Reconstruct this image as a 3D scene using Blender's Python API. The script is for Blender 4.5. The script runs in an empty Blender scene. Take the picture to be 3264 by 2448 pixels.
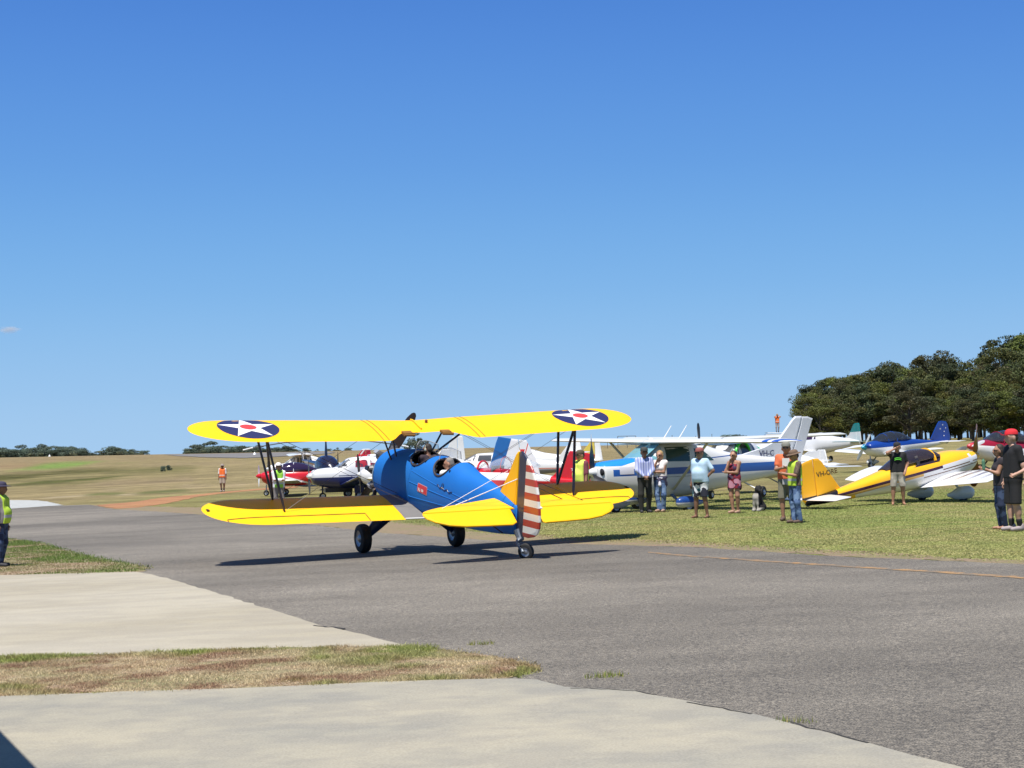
import bpy, bmesh, math, random
import numpy as np
from mathutils import Matrix, Vector, geometry
random.seed(7); RNG = np.random.default_rng(7)
SC = bpy.context.scene; COL = SC.collection
# ---------------------------------------------------------------- camera, sky, sun, exposure
CAMP = Vector((0, 0, 1.8))
RIGHT = Vector((0.9998, 0.000721481, -0.019985648)); UP = Vector((0.01999867, -0.036069285, 0.99914917)); FWD = Vector((0, 0.999349, 0.0360765))
FOC = 5571.878; PW, PH = 3264.0, 2448.0
cam_d = bpy.data.cameras.new('camera'); cam = bpy.data.objects.new('camera', cam_d); COL.objects.link(cam); SC.camera = cam
m = Matrix((RIGHT, UP, -FWD)).transposed().to_4x4(); m.translation = CAMP; cam.matrix_world = m
cam_d.sensor_width = 36; cam_d.lens = 36 * FOC / PW; cam_d.clip_start = 0.1; cam_d.clip_end = 12000
SUN_DIR = Vector((-0.42, -0.95, 2.66)).normalized()          # towards the sun
world = bpy.data.worlds.new('World'); SC.world = world; world.use_nodes = True
wn = world.node_tree.nodes; wl = world.node_tree.links; wn.clear()
sky = wn.new('ShaderNodeTexSky'); sky.sky_type = 'NISHITA'; sky.sun_disc = False
sky.sun_elevation = math.asin(SUN_DIR.z); sky.sun_rotation = math.atan2(SUN_DIR.x, SUN_DIR.y)
sky.altitude = 0; sky.air_density = 1.0; sky.dust_density = 0.0; sky.ozone_density = 4.0
hs = wn.new('ShaderNodeHueSaturation'); hs.inputs['Saturation'].default_value = 1.12; hs.inputs['Value'].default_value = 1.0; hs.inputs['Hue'].default_value = 0.5
bg = wn.new('ShaderNodeBackground'); bg.inputs['Strength'].default_value = 0.075
wo = wn.new('ShaderNodeOutputWorld'); wl.new(sky.outputs[0], hs.inputs['Color']); 
_tc = wn.new('ShaderNodeTexCoord'); _sx = wn.new('ShaderNodeSeparateXYZ'); wl.new(_tc.outputs['Generated'], _sx.inputs[0])
_rp = wn.new('ShaderNodeValToRGB'); _rp.color_ramp.interpolation = 'B_SPLINE'; _e = _rp.color_ramp.elements    # clear sky, pale at the horizon and deepening upwards
for _i, (_z, _c) in enumerate(((0.0, (.385, .60, .86)), (.035, (.335, .565, .85)), (.09, (.215, .475, .83)), (.16, (.132, .348, .77)), (.25, (.078, .238, .69)), (.5, (.040, .15, .52)))):
    if _i > 1: _e.new(_z)
    _q = _e[_i] if _i < 2 else [q for q in _e if abs(q.position - _z) < 1e-4][0]; _q.position = _z; _q.color = (*_c, 1)
wl.new(_sx.outputs['Z'], _rp.inputs[0]); _sc = wn.new('ShaderNodeVectorMath'); _sc.operation = 'SCALE'; _sc.inputs['Scale'].default_value = 9.97; wl.new(_rp.outputs[0], _sc.inputs[0])
_mr = wn.new('ShaderNodeMapRange'); _mr.inputs['From Min'].default_value = .25; _mr.inputs['From Max'].default_value = .7; _mr.inputs['To Min'].default_value = 1; _mr.inputs['To Max'].default_value = .0; wl.new(_sx.outputs['Z'], _mr.inputs[0])
_mx = wn.new('ShaderNodeMix'); _mx.data_type = 'RGBA'; wl.new(_mr.outputs[0], _mx.inputs['Factor']); wl.new(hs.outputs[0], _mx.inputs['A']); wl.new(_sc.outputs[0], _mx.inputs['B']); wl.new(_mx.outputs['Result'], bg.inputs['Color']); wl.new(bg.outputs[0], wo.inputs[0])
sl = bpy.data.lights.new('sun', 'SUN'); sl.energy = 5.0; sl.angle = math.radians(0.53); sl.color = (1.0, 0.95, 0.88)
sun = bpy.data.objects.new('sun', sl); COL.objects.link(sun); sun.rotation_euler = SUN_DIR.to_track_quat('Z', 'Y').to_euler(); sun.location = (0, 0, 40)
SC.view_settings.view_transform = 'Standard'; SC.view_settings.look = 'None'; SC.view_settings.gamma = 1; SC.view_settings.exposure = 0.42
SC.view_settings.use_curve_mapping = False
SC.render.engine = 'CYCLES'; SC.cycles.max_bounces = 6; SC.cycles.transparent_max_bounces = 8; SC.cycles.caustics_reflective = False; SC.cycles.caustics_refractive = False

# ---------------------------------------------------------------- ground height (metres) under any x, y
TY = np.array([0, 60, 115, 140, 200, 330, 600, 6000.])
TS = np.array([0.0250189, 0.0250189, .0235, .0225, .018, .008, 0, 0]); TH = np.array([-0.0735583, -0.3815532, -.27, -.24, .25, 1.2, 1.72, 1.2])
def herm(y, X, Y):
    mm = np.zeros(len(X)); dl = np.diff(Y) / np.diff(X)
    for i in range(len(dl) - 1):
        if dl[i] * dl[i + 1] > 0: mm[i + 1] = dl[i] * dl[i + 1] * 2 / (dl[i] + dl[i + 1] + 1e-12)
    mm[0] = dl[0]; mm[1] = dl[0]
    y = np.clip(y, X[0], X[-1]); i = np.clip(np.searchsorted(X, y) - 1, 0, len(X) - 2); h = X[i + 1] - X[i]; t = (y - X[i]) / h
    return (2*t**3 - 3*t**2 + 1)*Y[i] + (t**3 - 2*t*t + t)*h*mm[i] + (-2*t**3 + 3*t*t)*Y[i + 1] + (t**3 - t*t)*h*mm[i + 1]
def gz(x, y): return herm(y, TY, TS) * np.clip(x, -150, 150) + herm(y, TY, TH)
def gzf(x, y): return float(gz(np.array(float(x)), np.array(float(y))))
K = 3264 / 2212.0                                              # readings were taken on a 2212 px wide view of the photograph
def ray(u, v):
    return RIGHT * ((u * K - PW / 2) / FOC) - UP * ((v * K - PH / 2) / FOC) + FWD
def at(u, v, D):                                               # the point seen at u, v whose distance ahead is D
    r = ray(u, v); return CAMP + r * (D / r.y)
def G(u, v):                                                   # the ground point seen at u, v
    r = ray(u, v); t = 5.0
    while t < 6000:
        p = CAMP + r * t
        if p.z < gzf(p.x, p.y): break
        t *= 1.01
    lo, hi = t / 1.01, t
    for i in range(24):
        t = (lo + hi) / 2; p = CAMP + r * t
        if p.z < gzf(p.x, p.y): hi = t
        else: lo = t
    return CAMP + r * t

# ---------------------------------------------------------------- objects, names, labels
def tag(o, label=None, cat=None, group=None, kind=None):
    if label: o['label'] = label
    if cat: o['category'] = cat
    if group: o['group'] = group
    if kind: o['kind'] = kind
    return o
def empty(name, label, cat, loc=(0, 0, 0), rot=(0, 0, 0), group=None):
    o = bpy.data.objects.new(name, None); COL.objects.link(o); o.location = loc; o.rotation_euler = rot; o.empty_display_size = .2
    return tag(o, label, cat, group)
def link(name, me, mats, parent=None, smooth=False, loc=None):
    o = bpy.data.objects.new(name, me); COL.objects.link(o)
    for mt in (mats if isinstance(mats, (list, tuple)) else [mats]):
        if mt is not None and len(me.materials) < len(mats if isinstance(mats, (list, tuple)) else [1]): me.materials.append(mt)
    if parent is not None: o.parent = parent
    if loc is not None: o.location = loc
    if smooth: me.polygons.foreach_set('use_smooth', [True] * len(me.polygons))
    return o
def copy_tree(o, parent=None):
    c = o.copy(); COL.objects.link(c); c.parent = parent
    for ch in list(o.children): copy_tree(ch, c)
    return c

class MB:
    """collects shapes and links them as one mesh"""
    def __init__(s): s.v = []; s.f = []; s.mi = []
    def add(s, vs, fs, mi=0):
        b = len(s.v); s.v += [tuple(p) for p in vs]; s.f += [tuple(b + i for i in f) for f in fs]; s.mi += [mi] * len(fs); return s
    def box(s, c, d, rot=None, mi=0):
        hx, hy, hz = d[0]/2, d[1]/2, d[2]/2
        P = [Vector((x, y, z)) for x in (-hx, hx) for y in (-hy, hy) for z in (-hz, hz)]
        if rot is not None: P = [rot @ p for p in P]
        c = Vector(c); return s.add([p + c for p in P], [(0,1,3,2),(4,6,7,5),(0,4,5,1),(2,3,7,6),(0,2,6,4),(1,5,7,3)], mi)
    def tube(s, pts, r, n=8, mi=0, flat=1.0, caps=True):
        pts = [Vector(p) for p in pts]; rs = r if isinstance(r, (list, tuple)) else [r] * len(pts); vs = []; fs = []; up = None
        for i, p in enumerate(pts):
            d = (pts[min(i + 1, len(pts) - 1)] - pts[max(i - 1, 0)]).normalized()
            if up is None: up = Vector((1, 0, 0)) if abs(d.x) < .9 else Vector((0, 1, 0))
            a = (up - d * up.dot(d)).normalized(); b = d.cross(a); up = a
            for k in range(n):
                t = 2 * math.pi * k / n; vs.append(p + a * (math.cos(t) * rs[i]) + b * (math.sin(t) * rs[i] * flat))
        for i in range(len(pts) - 1):
            for k in range(n): fs.append((i*n + k, i*n + (k+1) % n, (i+1)*n + (k+1) % n, (i+1)*n + k))
        if caps: fs += [tuple(range(n - 1, -1, -1)), tuple((len(pts)-1)*n + k for k in range(n))]
        return s.add(vs, fs, mi)
    def lathe(s, prof, axis='y', c=(0,0,0), n=24, mi=0):
        vs = []; fs = []; c = Vector(c)                         # prof: (distance along axis, radius)
        for a, r in prof:
            for k in range(n):
                t = 2 * math.pi * k / n; u, w = math.cos(t) * r, math.sin(t) * r
                vs.append(c + Vector({'y': (u, a, w), 'x': (a, u, w), 'z': (u, w, a)}[axis]))
        for i in range(len(prof) - 1):
            for k in range(n): fs.append((i*n + k, i*n + (k+1) % n, (i+1)*n + (k+1) % n, (i+1)*n + k))
        return s.add(vs, fs, mi)
    def ball(s, c, r, n=10, mi=0, sc=(1,1,1)):
        vs = []; fs = []; c = Vector(c); h = n // 2
        for i in range(h + 1):
            ph = math.pi * i / h
            for k in range(n):
                t = 2*math.pi*k/n; vs.append(c + Vector((math.sin(ph)*math.cos(t)*r*sc[0], math.sin(ph)*math.sin(t)*r*sc[1], math.cos(ph)*r*sc[2])))
        for i in range(h):
            for k in range(n): fs.append((i*n + k, (i+1)*n + k, (i+1)*n + (k+1) % n, i*n + (k+1) % n))
        return s.add(vs, fs, mi)
    def build(s, name, mats, parent=None, smooth=False, clean=True):
        me = bpy.data.meshes.new(name); me.from_pydata(s.v, [], s.f); me.polygons.foreach_set('material_index', s.mi)
        ms = list(mats) if isinstance(mats, (list, tuple)) else [mats]
        for q in ms: me.materials.append(q)
        bm = bmesh.new(); bm.from_mesh(me)
        if clean: bmesh.ops.remove_doubles(bm, verts=bm.verts, dist=1e-5)
        bmesh.ops.recalc_face_normals(bm, faces=bm.faces)
        if smooth:
            for f in bm.faces: f.smooth = True
            for e in bm.edges:
                if len(e.link_faces) == 2 and e.calc_face_angle(0) > 0.7: e.smooth = False
        bm.to_mesh(me); bm.free()
        o = bpy.data.objects.new(name, me); COL.objects.link(o)
        if parent is not None: o.parent = parent
        return o

# ---------------------------------------------------------------- materials
MATS = {}
def lin(r, g, b): return tuple(((c/255)/12.92 if c/255 <= .04045 else ((c/255+.055)/1.055)**2.4) for c in (r, g, b))
def pbr(name, col, rough=.5, metal=0.0, var=0.06, scale=3.0, bump=0.0, bscale=60.0, coat=0.0, alpha=1.0, trans=0.0):
    if name in MATS: return MATS[name]
    mt = bpy.data.materials.new(name); mt.use_nodes = True; nt = mt.node_tree; b = nt.nodes['Principled BSDF']
    b.inputs['Roughness'].default_value = rough; b.inputs['Metallic'].default_value = metal; b.inputs['Coat Weight'].default_value = coat
    b.inputs['Alpha'].default_value = alpha
    if trans: b.inputs['Transmission Weight'].default_value = trans
    tc = nt.nodes.new('ShaderNodeTexCoord'); nz = nt.nodes.new('ShaderNodeTexNoise'); nz.inputs['Scale'].default_value = scale; nz.inputs['Detail'].default_value = 6
    nt.links.new(tc.outputs['Object'], nz.inputs['Vector'])
    mx = nt.nodes.new('ShaderNodeMix'); mx.data_type = 'RGBA'; mx.inputs['A'].default_value = (*[c*(1-var) for c in col], 1); mx.inputs['B'].default_value = (*[min(c*(1+var), 1) for c in col], 1)
    nt.links.new(nz.outputs[0], mx.inputs['Factor']); nt.links.new(mx.outputs['Result'], b.inputs['Base Color'])
    if bump:
        n2 = nt.nodes.new('ShaderNodeTexNoise'); n2.inputs['Scale'].default_value = bscale; n2.inputs['Detail'].default_value = 4; nt.links.new(tc.outputs['Object'], n2.inputs['Vector'])
        bp = nt.nodes.new('ShaderNodeBump'); bp.inputs['Strength'].default_value = bump; bp.inputs['Distance'].default_value = .01
        nt.links.new(n2.outputs[0], bp.inputs['Height']); nt.links.new(bp.outputs[0], b.inputs['Normal'])
    MATS[name] = mt; return mt
def livery(name, base, layers, rough=.28, var=.05, coat=.3, coord='Object'):
    """paint scheme: layers = [(colour, [(a,b,c,d), ...]), ...]; a layer covers where a*x+b*y+c*z > d for all its planes"""
    if name in MATS: return MATS[name]
    mt = pbr(name, base, rough, 0, var, coat=coat); nt = mt.node_tree; N = nt.nodes.new
    b = nt.nodes['Principled BSDF']; cur = b.inputs['Base Color'].links[0].from_socket; tc = [n for n in nt.nodes if n.type == 'TEX_COORD'][0].outputs[coord]
    for col, planes in layers:
        msk = None
        for (pa, pb, pc, pd) in planes:
            d = N('ShaderNodeVectorMath'); d.operation = 'DOT_PRODUCT'; nt.links.new(tc, d.inputs[0]); d.inputs[1].default_value = (pa, pb, pc)
            g = N('ShaderNodeMath'); g.operation = 'GREATER_THAN'; nt.links.new(d.outputs['Value'], g.inputs[0]); g.inputs[1].default_value = pd
            if msk is None: msk = g.outputs[0]
            else:
                q = N('ShaderNodeMath'); q.operation = 'MULTIPLY'; nt.links.new(msk, q.inputs[0]); nt.links.new(g.outputs[0], q.inputs[1]); msk = q.outputs[0]
        mx = N('ShaderNodeMix'); mx.data_type = 'RGBA'; nt.links.new(msk, mx.inputs['Factor']); nt.links.new(cur, mx.inputs['A']); mx.inputs['B'].default_value = (*col, 1); cur = mx.outputs['Result']
    nt.links.new(cur, b.inputs['Base Color']); return mt
def glass(name, col=(.03, .035, .045), alpha=.75, rough=.05):
    if name in MATS: return MATS[name]
    mt = pbr(name, col, rough, 0, .02, alpha=alpha); return mt
YEL = (.90, .49, .005); WHT = (.72, .72, .71)
BLK = pbr('black_rubber', (.018, .018, .019), .75, bump=.2); DARK = pbr('dark_interior', (.012, .012, .014), .7)
STEEL = pbr('grey_metal', (.32, .33, .35), .38, .7); ALU = pbr('pale_aluminium', (.55, .56, .58), .35, .5); BLKP = pbr('black_paint', (.012, .012, .016), .35)
WHITE = pbr('white_paint', WHT, .3, coat=.3); GLASS = glass('tinted_canopy_glass'); CLEAR = glass('clear_screen', (.5, .6, .68), .28)
# ---------------------------------------------------------------- terrain and sheets
def inside(px, py, poly):
    c = np.zeros(len(px), bool); j = len(poly) - 1
    for i in range(len(poly)):
        xi, yi = poly[i]; xj, yj = poly[j]
        hit = ((yi > py) != (yj > py)) & (px < (xj - xi) * (py - yi) / (yj - yi + 1e-12) + xi); c ^= hit; j = i
    return c
SWATHES = (((-60, 1012), (90, 1004), 9, (.20, .135, .075), .7), ((60, 1011), (216, 998), 6, (.12, .20, .04), .95), ((-80, 1040), (150, 1019), 6, (.055, .055, .014), 1), ((140, 1019), (255, 1014), 5, (.06, .058, .016), .95),
    ((-80, 1058), (130, 1041), 7, (.095, .09, .03), .8), ((100, 1043), (275, 1028), 6, (.06, .068, .016), 1), ((200, 1020), (440, 1012), 9, (.105, .10, .035), .8), ((230, 1045), (440, 1035), 7, (.19, .145, .085), .7),
    ((215, 1069), (380, 1061), 3.5, (.085, .10, .03), .85), ((100, 1074), (240, 1070), 2.5, (.28, .23, .14), .9), ((300, 1056), (560, 1046), 5, (.24, .19, .11), .7), ((330, 1003), (560, 1000), 5, (.21, .165, .09), .7))
def patch(x, y):
    """real differences in the turf: dry straw, green regrowth, bare earth"""
    n = len(x); c = np.tile(np.array([.200, .162, .080]), (n, 1))
    def mixc(w, col): 
        w = np.clip(w, 0, 1)[:, None]; c[:] = c * (1 - w) + np.array(col) * w
    sm = lambda e0, e1, t: np.clip((t - e0) / (e1 - e0), 0, 1) ** 2 * (3 - 2 * np.clip((t - e0) / (e1 - e0), 0, 1))
    wob = 4 * np.sin(x * .11 + 1) + 3 * np.sin(x * .043 + y * .02) + 1.5 * np.sin(x * .4)
    w2 = .6 * np.sin(x * .9) + .5 * np.sin(x * 2.3 + 1) + .7 * np.sin(x * .31)
    # lawn where the aircraft are parked
    lawn = sm(-26, -14, x + .10 * y - 6 + .3 * wob) * (1 - sm(92, 125, y + wob))
    mixc(lawn * .9, (.165, .160, .058))
    mixc(sm(-3, 6, x) * (1 - sm(44, 62, y + w2)) * .85, (.175, .19, .058))
    mixc(lawn * sm(55, 70, y) * .5 * (1 - sm(75, 95, y)), (.20, .15, .07))
    # dark olive swathes and a green one on the left field
    for yc, wd, x0, x1, col, a in ((215, 14, -200, -52, (.16, .16, .05), .5), (128, 6, -200, -10, (.24, .19, .095), .6), (112, 5, -60, -25, (.22, .17, .09), .5)):
        t = (y + wob - yc - .12 * (x + 60)) / wd; mixc(np.exp(-t * t) * sm(x0 - 8, x0 + 8, x) * (1 - sm(x1 - 10, x1 + 10, x)) * a, col)
    mixc(sm(300, 420, y) * .6, (.20, .15, .085))
    mixc(sm(20, 40, x) * sm(120, 160, y) * .5, (.20, .19, .07))
    mixc(sm(30, 36, y) * (1 - sm(36, 37.5, y)) * 0, (.2, .16, .1))
    for (u0, v0), (u1, v1), th, col, a in SWATHES:
        jx = 2.5*np.sin(x*.7 + y*.13) + 1.5*np.sin(y*.31 + x*1.7); jy = 5*np.sin(x*.35 + 2) + 4*np.sin(x*1.1 + y*.2) + .3*wob; jy = jy * y / 320; w = 0
        for f in (.35, .7, 1.0, 1.3): w = w + .25*inside(x + jx, y + jy, [tuple(G(*q)[:2]) for q in ((u0 + 12*f, v0 - th*f), ((u0+u1)/2, (v0+v1)/2 - th*f*1.1), (u1 - 12*f, v1 - th*f*.7), (u1, v1 + th*f*.6), ((u0+u1)/2, (v0+v1)/2 + th*f), (u0, v0 + th*f))])
        mixc(w*a, col)
    mixc((1 - sm(-7, -3, x)) * (1 - sm(40, 50, y)) * .9, (.125, .165, .045))
    return c
def ground_material(name='field_turf'):
    mt = bpy.data.materials.new(name); mt.use_nodes = True; nt = mt.node_tree; N = nt.nodes.new; b = nt.nodes['Principled BSDF']; b.inputs['Roughness'].default_value = .95
    b.inputs['Specular IOR Level'].default_value = .1
    at_ = N('ShaderNodeAttribute'); at_.attribute_name = 'patch'; tc = N('ShaderNodeTexCoord')
    cur = at_.outputs['Color']
    for sc_, lo, hi, dt, sy in ((.22, .70, 1.3, 6, .5), (1.7, .62, 1.38, 7, .45), (14, .62, 1.38, 4, 1), (70, .6, 1.45, 3, 1)):
        mp = N('ShaderNodeMapping'); mp.inputs['Scale'].default_value = (sy, 1, 1); nt.links.new(tc.outputs['Object'], mp.inputs[0])
        nz = N('ShaderNodeTexNoise'); nz.inputs['Scale'].default_value = sc_; nz.inputs['Detail'].default_value = dt; nt.links.new(mp.outputs[0], nz.inputs['Vector'])
        mr = N('ShaderNodeMapRange'); mr.inputs['From Min'].default_value = .3; mr.inputs['From Max'].default_value = .7; mr.inputs['To Min'].default_value = lo; mr.inputs['To Max'].default_value = hi; nt.links.new(nz.outputs[0], mr.inputs[0])
        vm = N('ShaderNodeVectorMath'); vm.operation = 'SCALE'; nt.links.new(cur, vm.inputs[0]); nt.links.new(mr.outputs[0], vm.inputs['Scale']); cur = vm.outputs[0]
    # straw/green hue drift
    nz = N('ShaderNodeTexNoise'); nz.inputs['Scale'].default_value = .55; nz.inputs['Detail'].default_value = 7; nt.links.new(tc.outputs['Object'], nz.inputs['Vector'])
    mr = N('ShaderNodeMapRange'); mr.inputs['From Min'].default_value = .45; mr.inputs['From Max'].default_value = .68; nt.links.new(nz.outputs[0], mr.inputs[0]); mr.inputs['To Max'].default_value = .3
    mx = N('ShaderNodeMix'); mx.data_type = 'RGBA'; nt.links.new(mr.outputs[0], mx.inputs['Factor']); nt.links.new(cur, mx.inputs['A']); mx.inputs['B'].default_value = (.21, .165, .08, 1); nt.links.new(mx.outputs['Result'], b.inputs['Base Color'])
    n2 = N('ShaderNodeTexNoise'); n2.inputs['Scale'].default_value = 9; n2.inputs['Detail'].default_value = 8; nt.links.new(tc.outputs['Object'], n2.inputs['Vector'])
    bp = N('ShaderNodeBump'); bp.inputs['Strength'].default_value = .6; bp.inputs['Distance'].default_value = .06; nt.links.new(n2.outputs[0], bp.inputs['Height']); nt.links.new(bp.outputs[0], b.inputs['Normal'])
    return mt
def make_field():
    ys = np.concatenate([np.arange(-30, 4, 2.), np.arange(4, 60, .5), np.arange(60, 130, 1.), np.arange(130, 340, 3.), np.arange(340, 620, 12.), np.geomspace(620, 8000, 24)])
    xs = np.concatenate([-np.geomspace(160, 5000, 16)[::-1], np.arange(-150, -40, 2.5), np.arange(-40, 40, .6), np.arange(40, 150, 2.5), np.geomspace(160, 5000, 16)])
    X, Y = np.meshgrid(xs, ys); Z = gz(X, Y) - .012
    am = np.clip((Y - 135) / 60, 0, 1) * np.clip((250 - Y) / 40, 0, 1); Z = Z + am * .12 * (.10 * np.sin(X * .21 + Y * .13) + .07 * np.sin(X * .5 - Y * .07) * np.sin(Y * .31))
    nx, ny = len(xs), len(ys); V = np.stack([X, Y, Z], -1).reshape(-1, 3)
    i = np.arange(nx * ny).reshape(ny, nx); F = np.stack([i[:-1, :-1], i[:-1, 1:], i[1:, 1:], i[1:, :-1]], -1).reshape(-1, 4)
    me = bpy.data.meshes.new('ground'); me.from_pydata(V.tolist(), [], F.tolist())
    ca = me.color_attributes.new('patch', 'FLOAT_COLOR', 'POINT'); cc = np.ones((len(V), 4)); cc[:, :3] = patch(V[:, 0], V[:, 1]); ca.data.foreach_set('color', cc.ravel())
    me.polygons.foreach_set('use_smooth', [True] * len(me.polygons)); me.materials.append(ground_material())
    o = bpy.data.objects.new('ground', me); COL.objects.link(o); tag(o, kind='structure'); return o
make_field()
def sheet(name, pts, mat, dz, thick=0.0, jag=0.0, kind='structure', step=.35):
    """a flat-lying sheet that follows the ground; pts are world x, y; edges are roughened by jag"""
    P = []
    for i, p in enumerate(pts):
        q = pts[(i + 1) % len(pts)]; L = math.hypot(q[0]-p[0], q[1]-p[1]); n = max(1, min(160, int(L / step))) if jag else 1
        for k in range(n):
            t = k / n; x = p[0] + (q[0]-p[0])*t; y = p[1] + (q[1]-p[1])*t
            if jag and k: x += random.uniform(-jag, jag); y += random.uniform(-jag, jag)
            P.append((x, y))
    bm = bmesh.new(); vs = [bm.verts.new((x, y, 0)) for x, y in P]; f = bm.faces.new(vs); bmesh.ops.triangulate(bm, faces=[f])
    y0 = min(p[1] for p in P); y1 = max(p[1] for p in P); y = 60.0
    while y < y1:
        if y > y0: bmesh.ops.bisect_plane(bm, geom=bm.verts[:] + bm.edges[:] + bm.faces[:], plane_co=(0, y, 0), plane_no=(0, 1, 0))
        y += 2 if y < 140 else 4
    for v in bm.verts: v.co.z = gzf(v.co.x, v.co.y) + dz
    for f in bm.faces:
        if f.normal.z < 0: f.normal_flip()
    bm.normal_update()
    if thick:
        r = bmesh.ops.extrude_face_region(bm, geom=bm.faces[:])
        for v in [g for g in r['geom'] if isinstance(g, bmesh.types.BMVert)]: v.co.z -= thick
        bmesh.ops.recalc_face_normals(bm, faces=bm.faces)
    me = bpy.data.meshes.new(name); bm.to_mesh(me); bm.free(); me.materials.append(mat)
    o = bpy.data.objects.new(name, me); COL.objects.link(o); tag(o, kind=kind); return o
def surf_mat(name, layers, rough=.9, bump=.4, bscale=120, spots=None):
    """layers: (scale, xstretch, colA, colB, lo, hi) blended one over the other"""
    mt = bpy.data.materials.new(name); mt.use_nodes = True; nt = mt.node_tree; N = nt.nodes.new; b = nt.nodes['Principled BSDF']; b.inputs['Roughness'].default_value = rough
    tc = N('ShaderNodeTexCoord'); cur = None
    for sc_, sx, ca, cb, lo, hi in layers:
        mp = N('ShaderNodeMapping'); mp.inputs['Scale'].default_value = (sx, 1, 1); mp.inputs['Rotation'].default_value = (0, 0, .35 if sx < 1 else 0); nt.links.new(tc.outputs['Object'], mp.inputs[0])
        nz = N('ShaderNodeTexNoise'); nz.inputs['Scale'].default_value = sc_; nz.inputs['Detail'].default_value = 5; nt.links.new(mp.outputs[0], nz.inputs['Vector'])
        mr = N('ShaderNodeMapRange'); mr.inputs['From Min'].default_value = lo; mr.inputs['From Max'].default_value = hi; nt.links.new(nz.outputs[0], mr.inputs[0])
        mx = N('ShaderNodeMix'); mx.data_type = 'RGBA'; nt.links.new(mr.outputs[0], mx.inputs['Factor'])
        if cur is None: mx.inputs['A'].default_value = (*ca, 1); mx.inputs['B'].default_value = (*cb, 1)
        else:
            ml = N('ShaderNodeMix'); ml.data_type = 'RGBA'; ml.blend_type = 'MULTIPLY'; ml.inputs['Factor'].default_value = 1
            mx.inputs['A'].default_value = (*ca, 1); mx.inputs['B'].default_value = (*cb, 1); nt.links.new(cur, ml.inputs['A']); nt.links.new(mx.outputs['Result'], ml.inputs['B']); cur = ml.outputs['Result']; continue
        cur = mx.outputs['Result']
    nt.links.new(cur, b.inputs['Base Color'])
    n2 = N('ShaderNodeTexNoise'); n2.inputs['Scale'].default_value = bscale; n2.inputs['Detail'].default_value = 3; nt.links.new(tc.outputs['Object'], n2.inputs['Vector'])
    bp = N('ShaderNodeBump'); bp.inputs['Strength'].default_value = bump; bp.inputs['Distance'].default_value = .012; nt.links.new(n2.outputs[0], bp.inputs['Height']); nt.links.new(bp.outputs[0], b.inputs['Normal'])
    return mt
W1 = (1, 1, 1)
ASPH = surf_mat('worn_taxiway_asphalt', [(.30, .45, (.126, .114, .096), (.166, .151, .128), .38, .62), (.16, .35, (.86, .86, .86), (1.10, 1.10, 1.10), .42, .58), (1.1, .7, (.92, .92, .92), (1.06, 1.06, 1.06), .4, .6), (24, 1, (.72, .72, .72), (1.3, 1.29, 1.26), .38, .62), (80, 1, (.42, .42, .42), (1.7, 1.67, 1.60), .40, .60)], .85, .7, 110)
CONC = surf_mat('pale_concrete', [(.5, .4, (.325, .290, .215), (.375, .340, .265), .35, .65), (2.2, .6, (.94, .94, .95), (1.05, 1.05, 1.04), .4, .6), (60, 1, (.88, .88, .88), (1.1, 1.1, 1.1), .35, .65)], .85, .25, 160)
CONC2 = surf_mat('stained_grey_concrete', [(.6, .8, (.262, .250, .208), (.328, .302, .235), .36, .62), (3.5, .8, (.93, .93, .94), (1.07, 1.06, 1.03), .4, .6), (60, 1, (.88, .88, .88), (1.1, 1.1, 1.1), .35, .65)], .85, .25, 160)
GRAV = surf_mat('pale_crushed_stone', [(3, 1, (.33, .34, .33), (.42, .43, .41), .35, .65), (60, 1, (.75, .75, .75), (1.2, 1.2, 1.2), .35, .65)], .95, .8, 60)
DIRT = surf_mat('orange_dirt', [(.9, .4, (.27, .125, .055), (.36, .18, .075), .35, .65), (14, 1, (.75, .75, .72), (1.25, 1.22, 1.2), .35, .65)], .95, .6, 40)
EDGE = surf_mat('dry_turf_edge_soil', [(2.5, .5, (.23, .165, .11), (.19, .165, .08), .4, .6), (30, 1, (.65, .65, .6), (1.35, 1.3, 1.3), .35, .65)], .95, .8, 50)
TURF = surf_mat('verge_turf', [(1.3, .6, (.20, .19, .09), (.30, .225, .15), .42, .58), (20, 1, (.65, .65, .6), (1.35, 1.3, 1.3), .35, .65)], .95, .8, 50)
PAINT = surf_mat('faded_yellow_line_paint', [(7, .7, (.15, .135, .11), (.36, .21, .085), .42, .60), (60, 1, (.7, .7, .7), (1.2, 1.2, 1.2), .4, .6)], .9, .5, 120)
def gp(*uv): return [tuple(G(u, v)[:2]) for u, v in uv]
far_edge = gp((-60, 1100), (20, 1099), (135, 1092), (191, 1090), (245, 1100), (343, 1105), (441, 1112), (678, 1134), (810, 1150), (949, 1159), (1028, 1165), (1240, 1175), (1489, 1181), (1803, 1201), (2212, 1219), (2400, 1229))
near_edge = [(12, 6.0), (-9, 6.0)]
sheet('taxiway', far_edge + near_edge + [(-14, 20), (-16, 36)], ASPH, .0, jag=.05)
sheet('turf_edge_soil', far_edge[3:] + gp((2400, 1216), (2212, 1208), (1803, 1188), (1489, 1168), (1240, 1160), (1028, 1146), (949, 1132), (810, 1122), (678, 1112), (441, 1096), (343, 1094), (245, 1092)), EDGE, -.006, jag=.22)
a = gp((-60, 1244), (0, 1243.5), (294, 1236), (326, 1241), (382, 1256), (490, 1288), (689, 1352.5), (744, 1363), (877, 1396.6), (540, 1402), (298, 1413), (0, 1420)); 
sheet('concrete_apron', a + [(-9, 17.2), (-12, 26)], CONC, .010, .14, jag=.035)
b_ = gp((0, 1506), (607, 1485), (937, 1471), (1097, 1468), (1158, 1470), (1220, 1486), (1368, 1493), (1489, 1517), (1668, 1555), (1866, 1605), (2072, 1659), (2300, 1725))
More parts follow.
